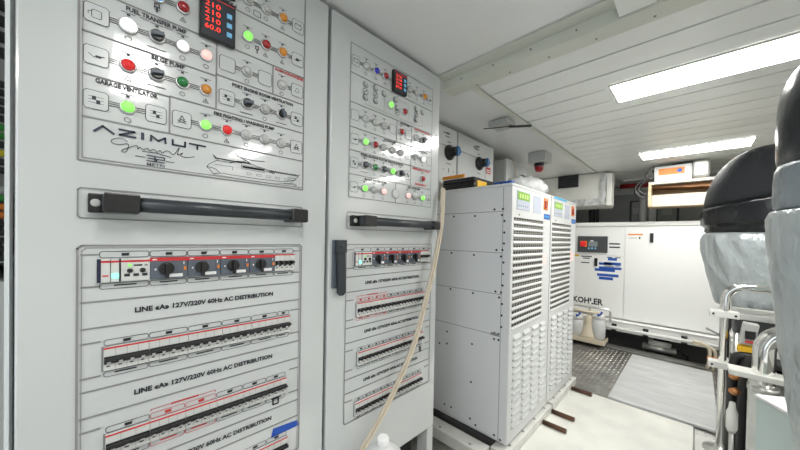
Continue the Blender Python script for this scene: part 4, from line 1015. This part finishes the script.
# rails of polished tube
RYy = 2.43
px_ = at(726, 300, 'y', RYy).x
zr = at(745, 287.5, 'y', RYy).z
root = thing('steel_rail', (px_, RYy, .012), 'polished steel guard rail rising from a round foot beside the grey plate', 'rail')
P = [(px_, RYy, .014), (px_, RYy, zr-.07)]+[(px_+.07-.07*math.cos(t), RYy, zr-.07+.07*math.sin(t)) for t in [i*pi/2/8 for i in range(1, 9)]]+[(1.15, RYy, zr)]
B().tube(P, .0225, 0, 20).build('tube', 'chrome', root)
B().lathe([(.075, 0), (.075, .006), (.03, .010), (.0235, .03)], (px_, RYy, .002), Z, 0, 28).build('foot', 'steel', root)
for py, w in ((313.5, 1), (364.5, 1)):
    zc = at(722, py, 'y', RYy).z
    c = B(); c.box(px_-.062, px_+.05, RYy-.032, RYy+.032, zc-.017, zc+.017)
    c.lathe([(.006, 0), (.006, .004)], (px_-.047, RYy-.032, zc), (0, -1, 0), 1, 8); c.lathe([(.006, 0), (.006, .004)], (px_+.036, RYy-.032, zc), (0, -1, 0), 1, 8)
    c.build('clamp', ['pipe_white', 'ink'], root, .003)
    if py < 330: B().box(px_+.0505, 1.15, RYy-.025, RYy+.03, zc-.016, zc+.012).build('cross_bar', 'steel', root, .003)
B().tube([(px_+.045, RYy+.01, .08), (px_+.045, RYy+.01, zr-.25)], .014, 0, 12).build('brace_tube', 'steel', root)
q = at(706, 328, 'y', RYy); B().tube([(q.x, RYy, q.z), (px_-.02, RYy, q.z-.025)], .005, 0, 8).build('pin', 'ink_grey', root)
RY2 = 2.0
x2 = at(764, 360, 'y', RY2).x; z2t = at(775, 331, 'y', RY2).z
root = thing('steel_rail', (x2, RY2, .012), 'thick polished steel rail bend beside the nearest grey jacket', 'rail')
P = [(x2, RY2, .25), (x2, RY2, z2t-.09)]+[(x2+.09-.09*math.cos(t), RY2, z2t-.09+.09*math.sin(t)) for t in [i*pi/2/10 for i in range(1, 11)]]+[(1.1, RY2, z2t)]
B().tube(P, .034, 0, 24).build('tube', 'chrome', root)
B().lathe([(.046, 0), (.046, .022)], (x2, RY2, at(764, 391, 'y', RY2).z), Z, 0, 24).build('collar', 'steel', root)
pxp = at(752.5, 410, 'y', RY2).x; pz = at(752, 371, 'y', RY2).z
B().box(pxp-.014, pxp+.014, RY2-.03, RY2+.03, .0, pz-.025).build('post', 'rail_paint', root, .003)
B().box(pxp-.075, x2+.06, RY2-.045, RY2+.045, pz-.024, pz+.0).build('bracket', 'rail_paint', root, .003)
B().box(x2-.03, x2+.03, RY2+.031, RY2+.06, .0, .249).build('socket', 'steel', root, .003)
# pale cover box at the lower right corner
root = thing('engine_cover', (.3, 1.6, 0), 'pale blue-white cover box at the lower right, in front of the rails', 'cover')
zc = at(757, 394, 'y', 1.75).z
c0 = at(756, 394, 'z', zc); c1 = at(800, 418, 'z', zc); dr = (c1-c0); dr.z = 0; dr.normalize(); nr = Vector((-dr.y, dr.x, 0))
if nr.x < 0: nr = -nr
e1_ = c0+dr*.40
B().prism([(c0.x, c0.y, 0), (e1_.x, e1_.y, 0), (e1_.x+nr.x*.12, e1_.y+nr.y*.12, 0), (c0.x+nr.x*.12, c0.y+nr.y*.12, 0)], (0, 0, zc-.012)).build('body', 'cover_pale', root, .004)
ov = [c0-dr*.004-nr*.004, e1_+dr*.004-nr*.004, e1_+dr*.004+nr*.124, c0-dr*.004+nr*.124]
B().prism([(p.x, p.y, zc-.0115) for p in ov], (0, 0, .0115)).build('lid', 'white_tag', root, .003)

# wooden-white side plate between floor plate and engine bed
solo(B().box(.02, .42, 2.30, 2.6, -.0005, .0015), 'bed_plate', 'rail_paint', 'white steel plate under the foot of the steel rail', 'plate')

# ------------------------------------------------------------------ world and output
w = bpy.data.worlds.new('world'); sc.world = w; w.use_nodes = True
w.node_tree.nodes['Background'].inputs[0].default_value = (.8, .9, 1, 1); w.node_tree.nodes['Background'].inputs[1].default_value = 1.1
vs_ = sc.view_settings; vs_.view_transform = 'Standard'; vs_.look = 'None'; vs_.gamma = 1; vs_.use_curve_mapping = False; vs_.exposure = 0.85
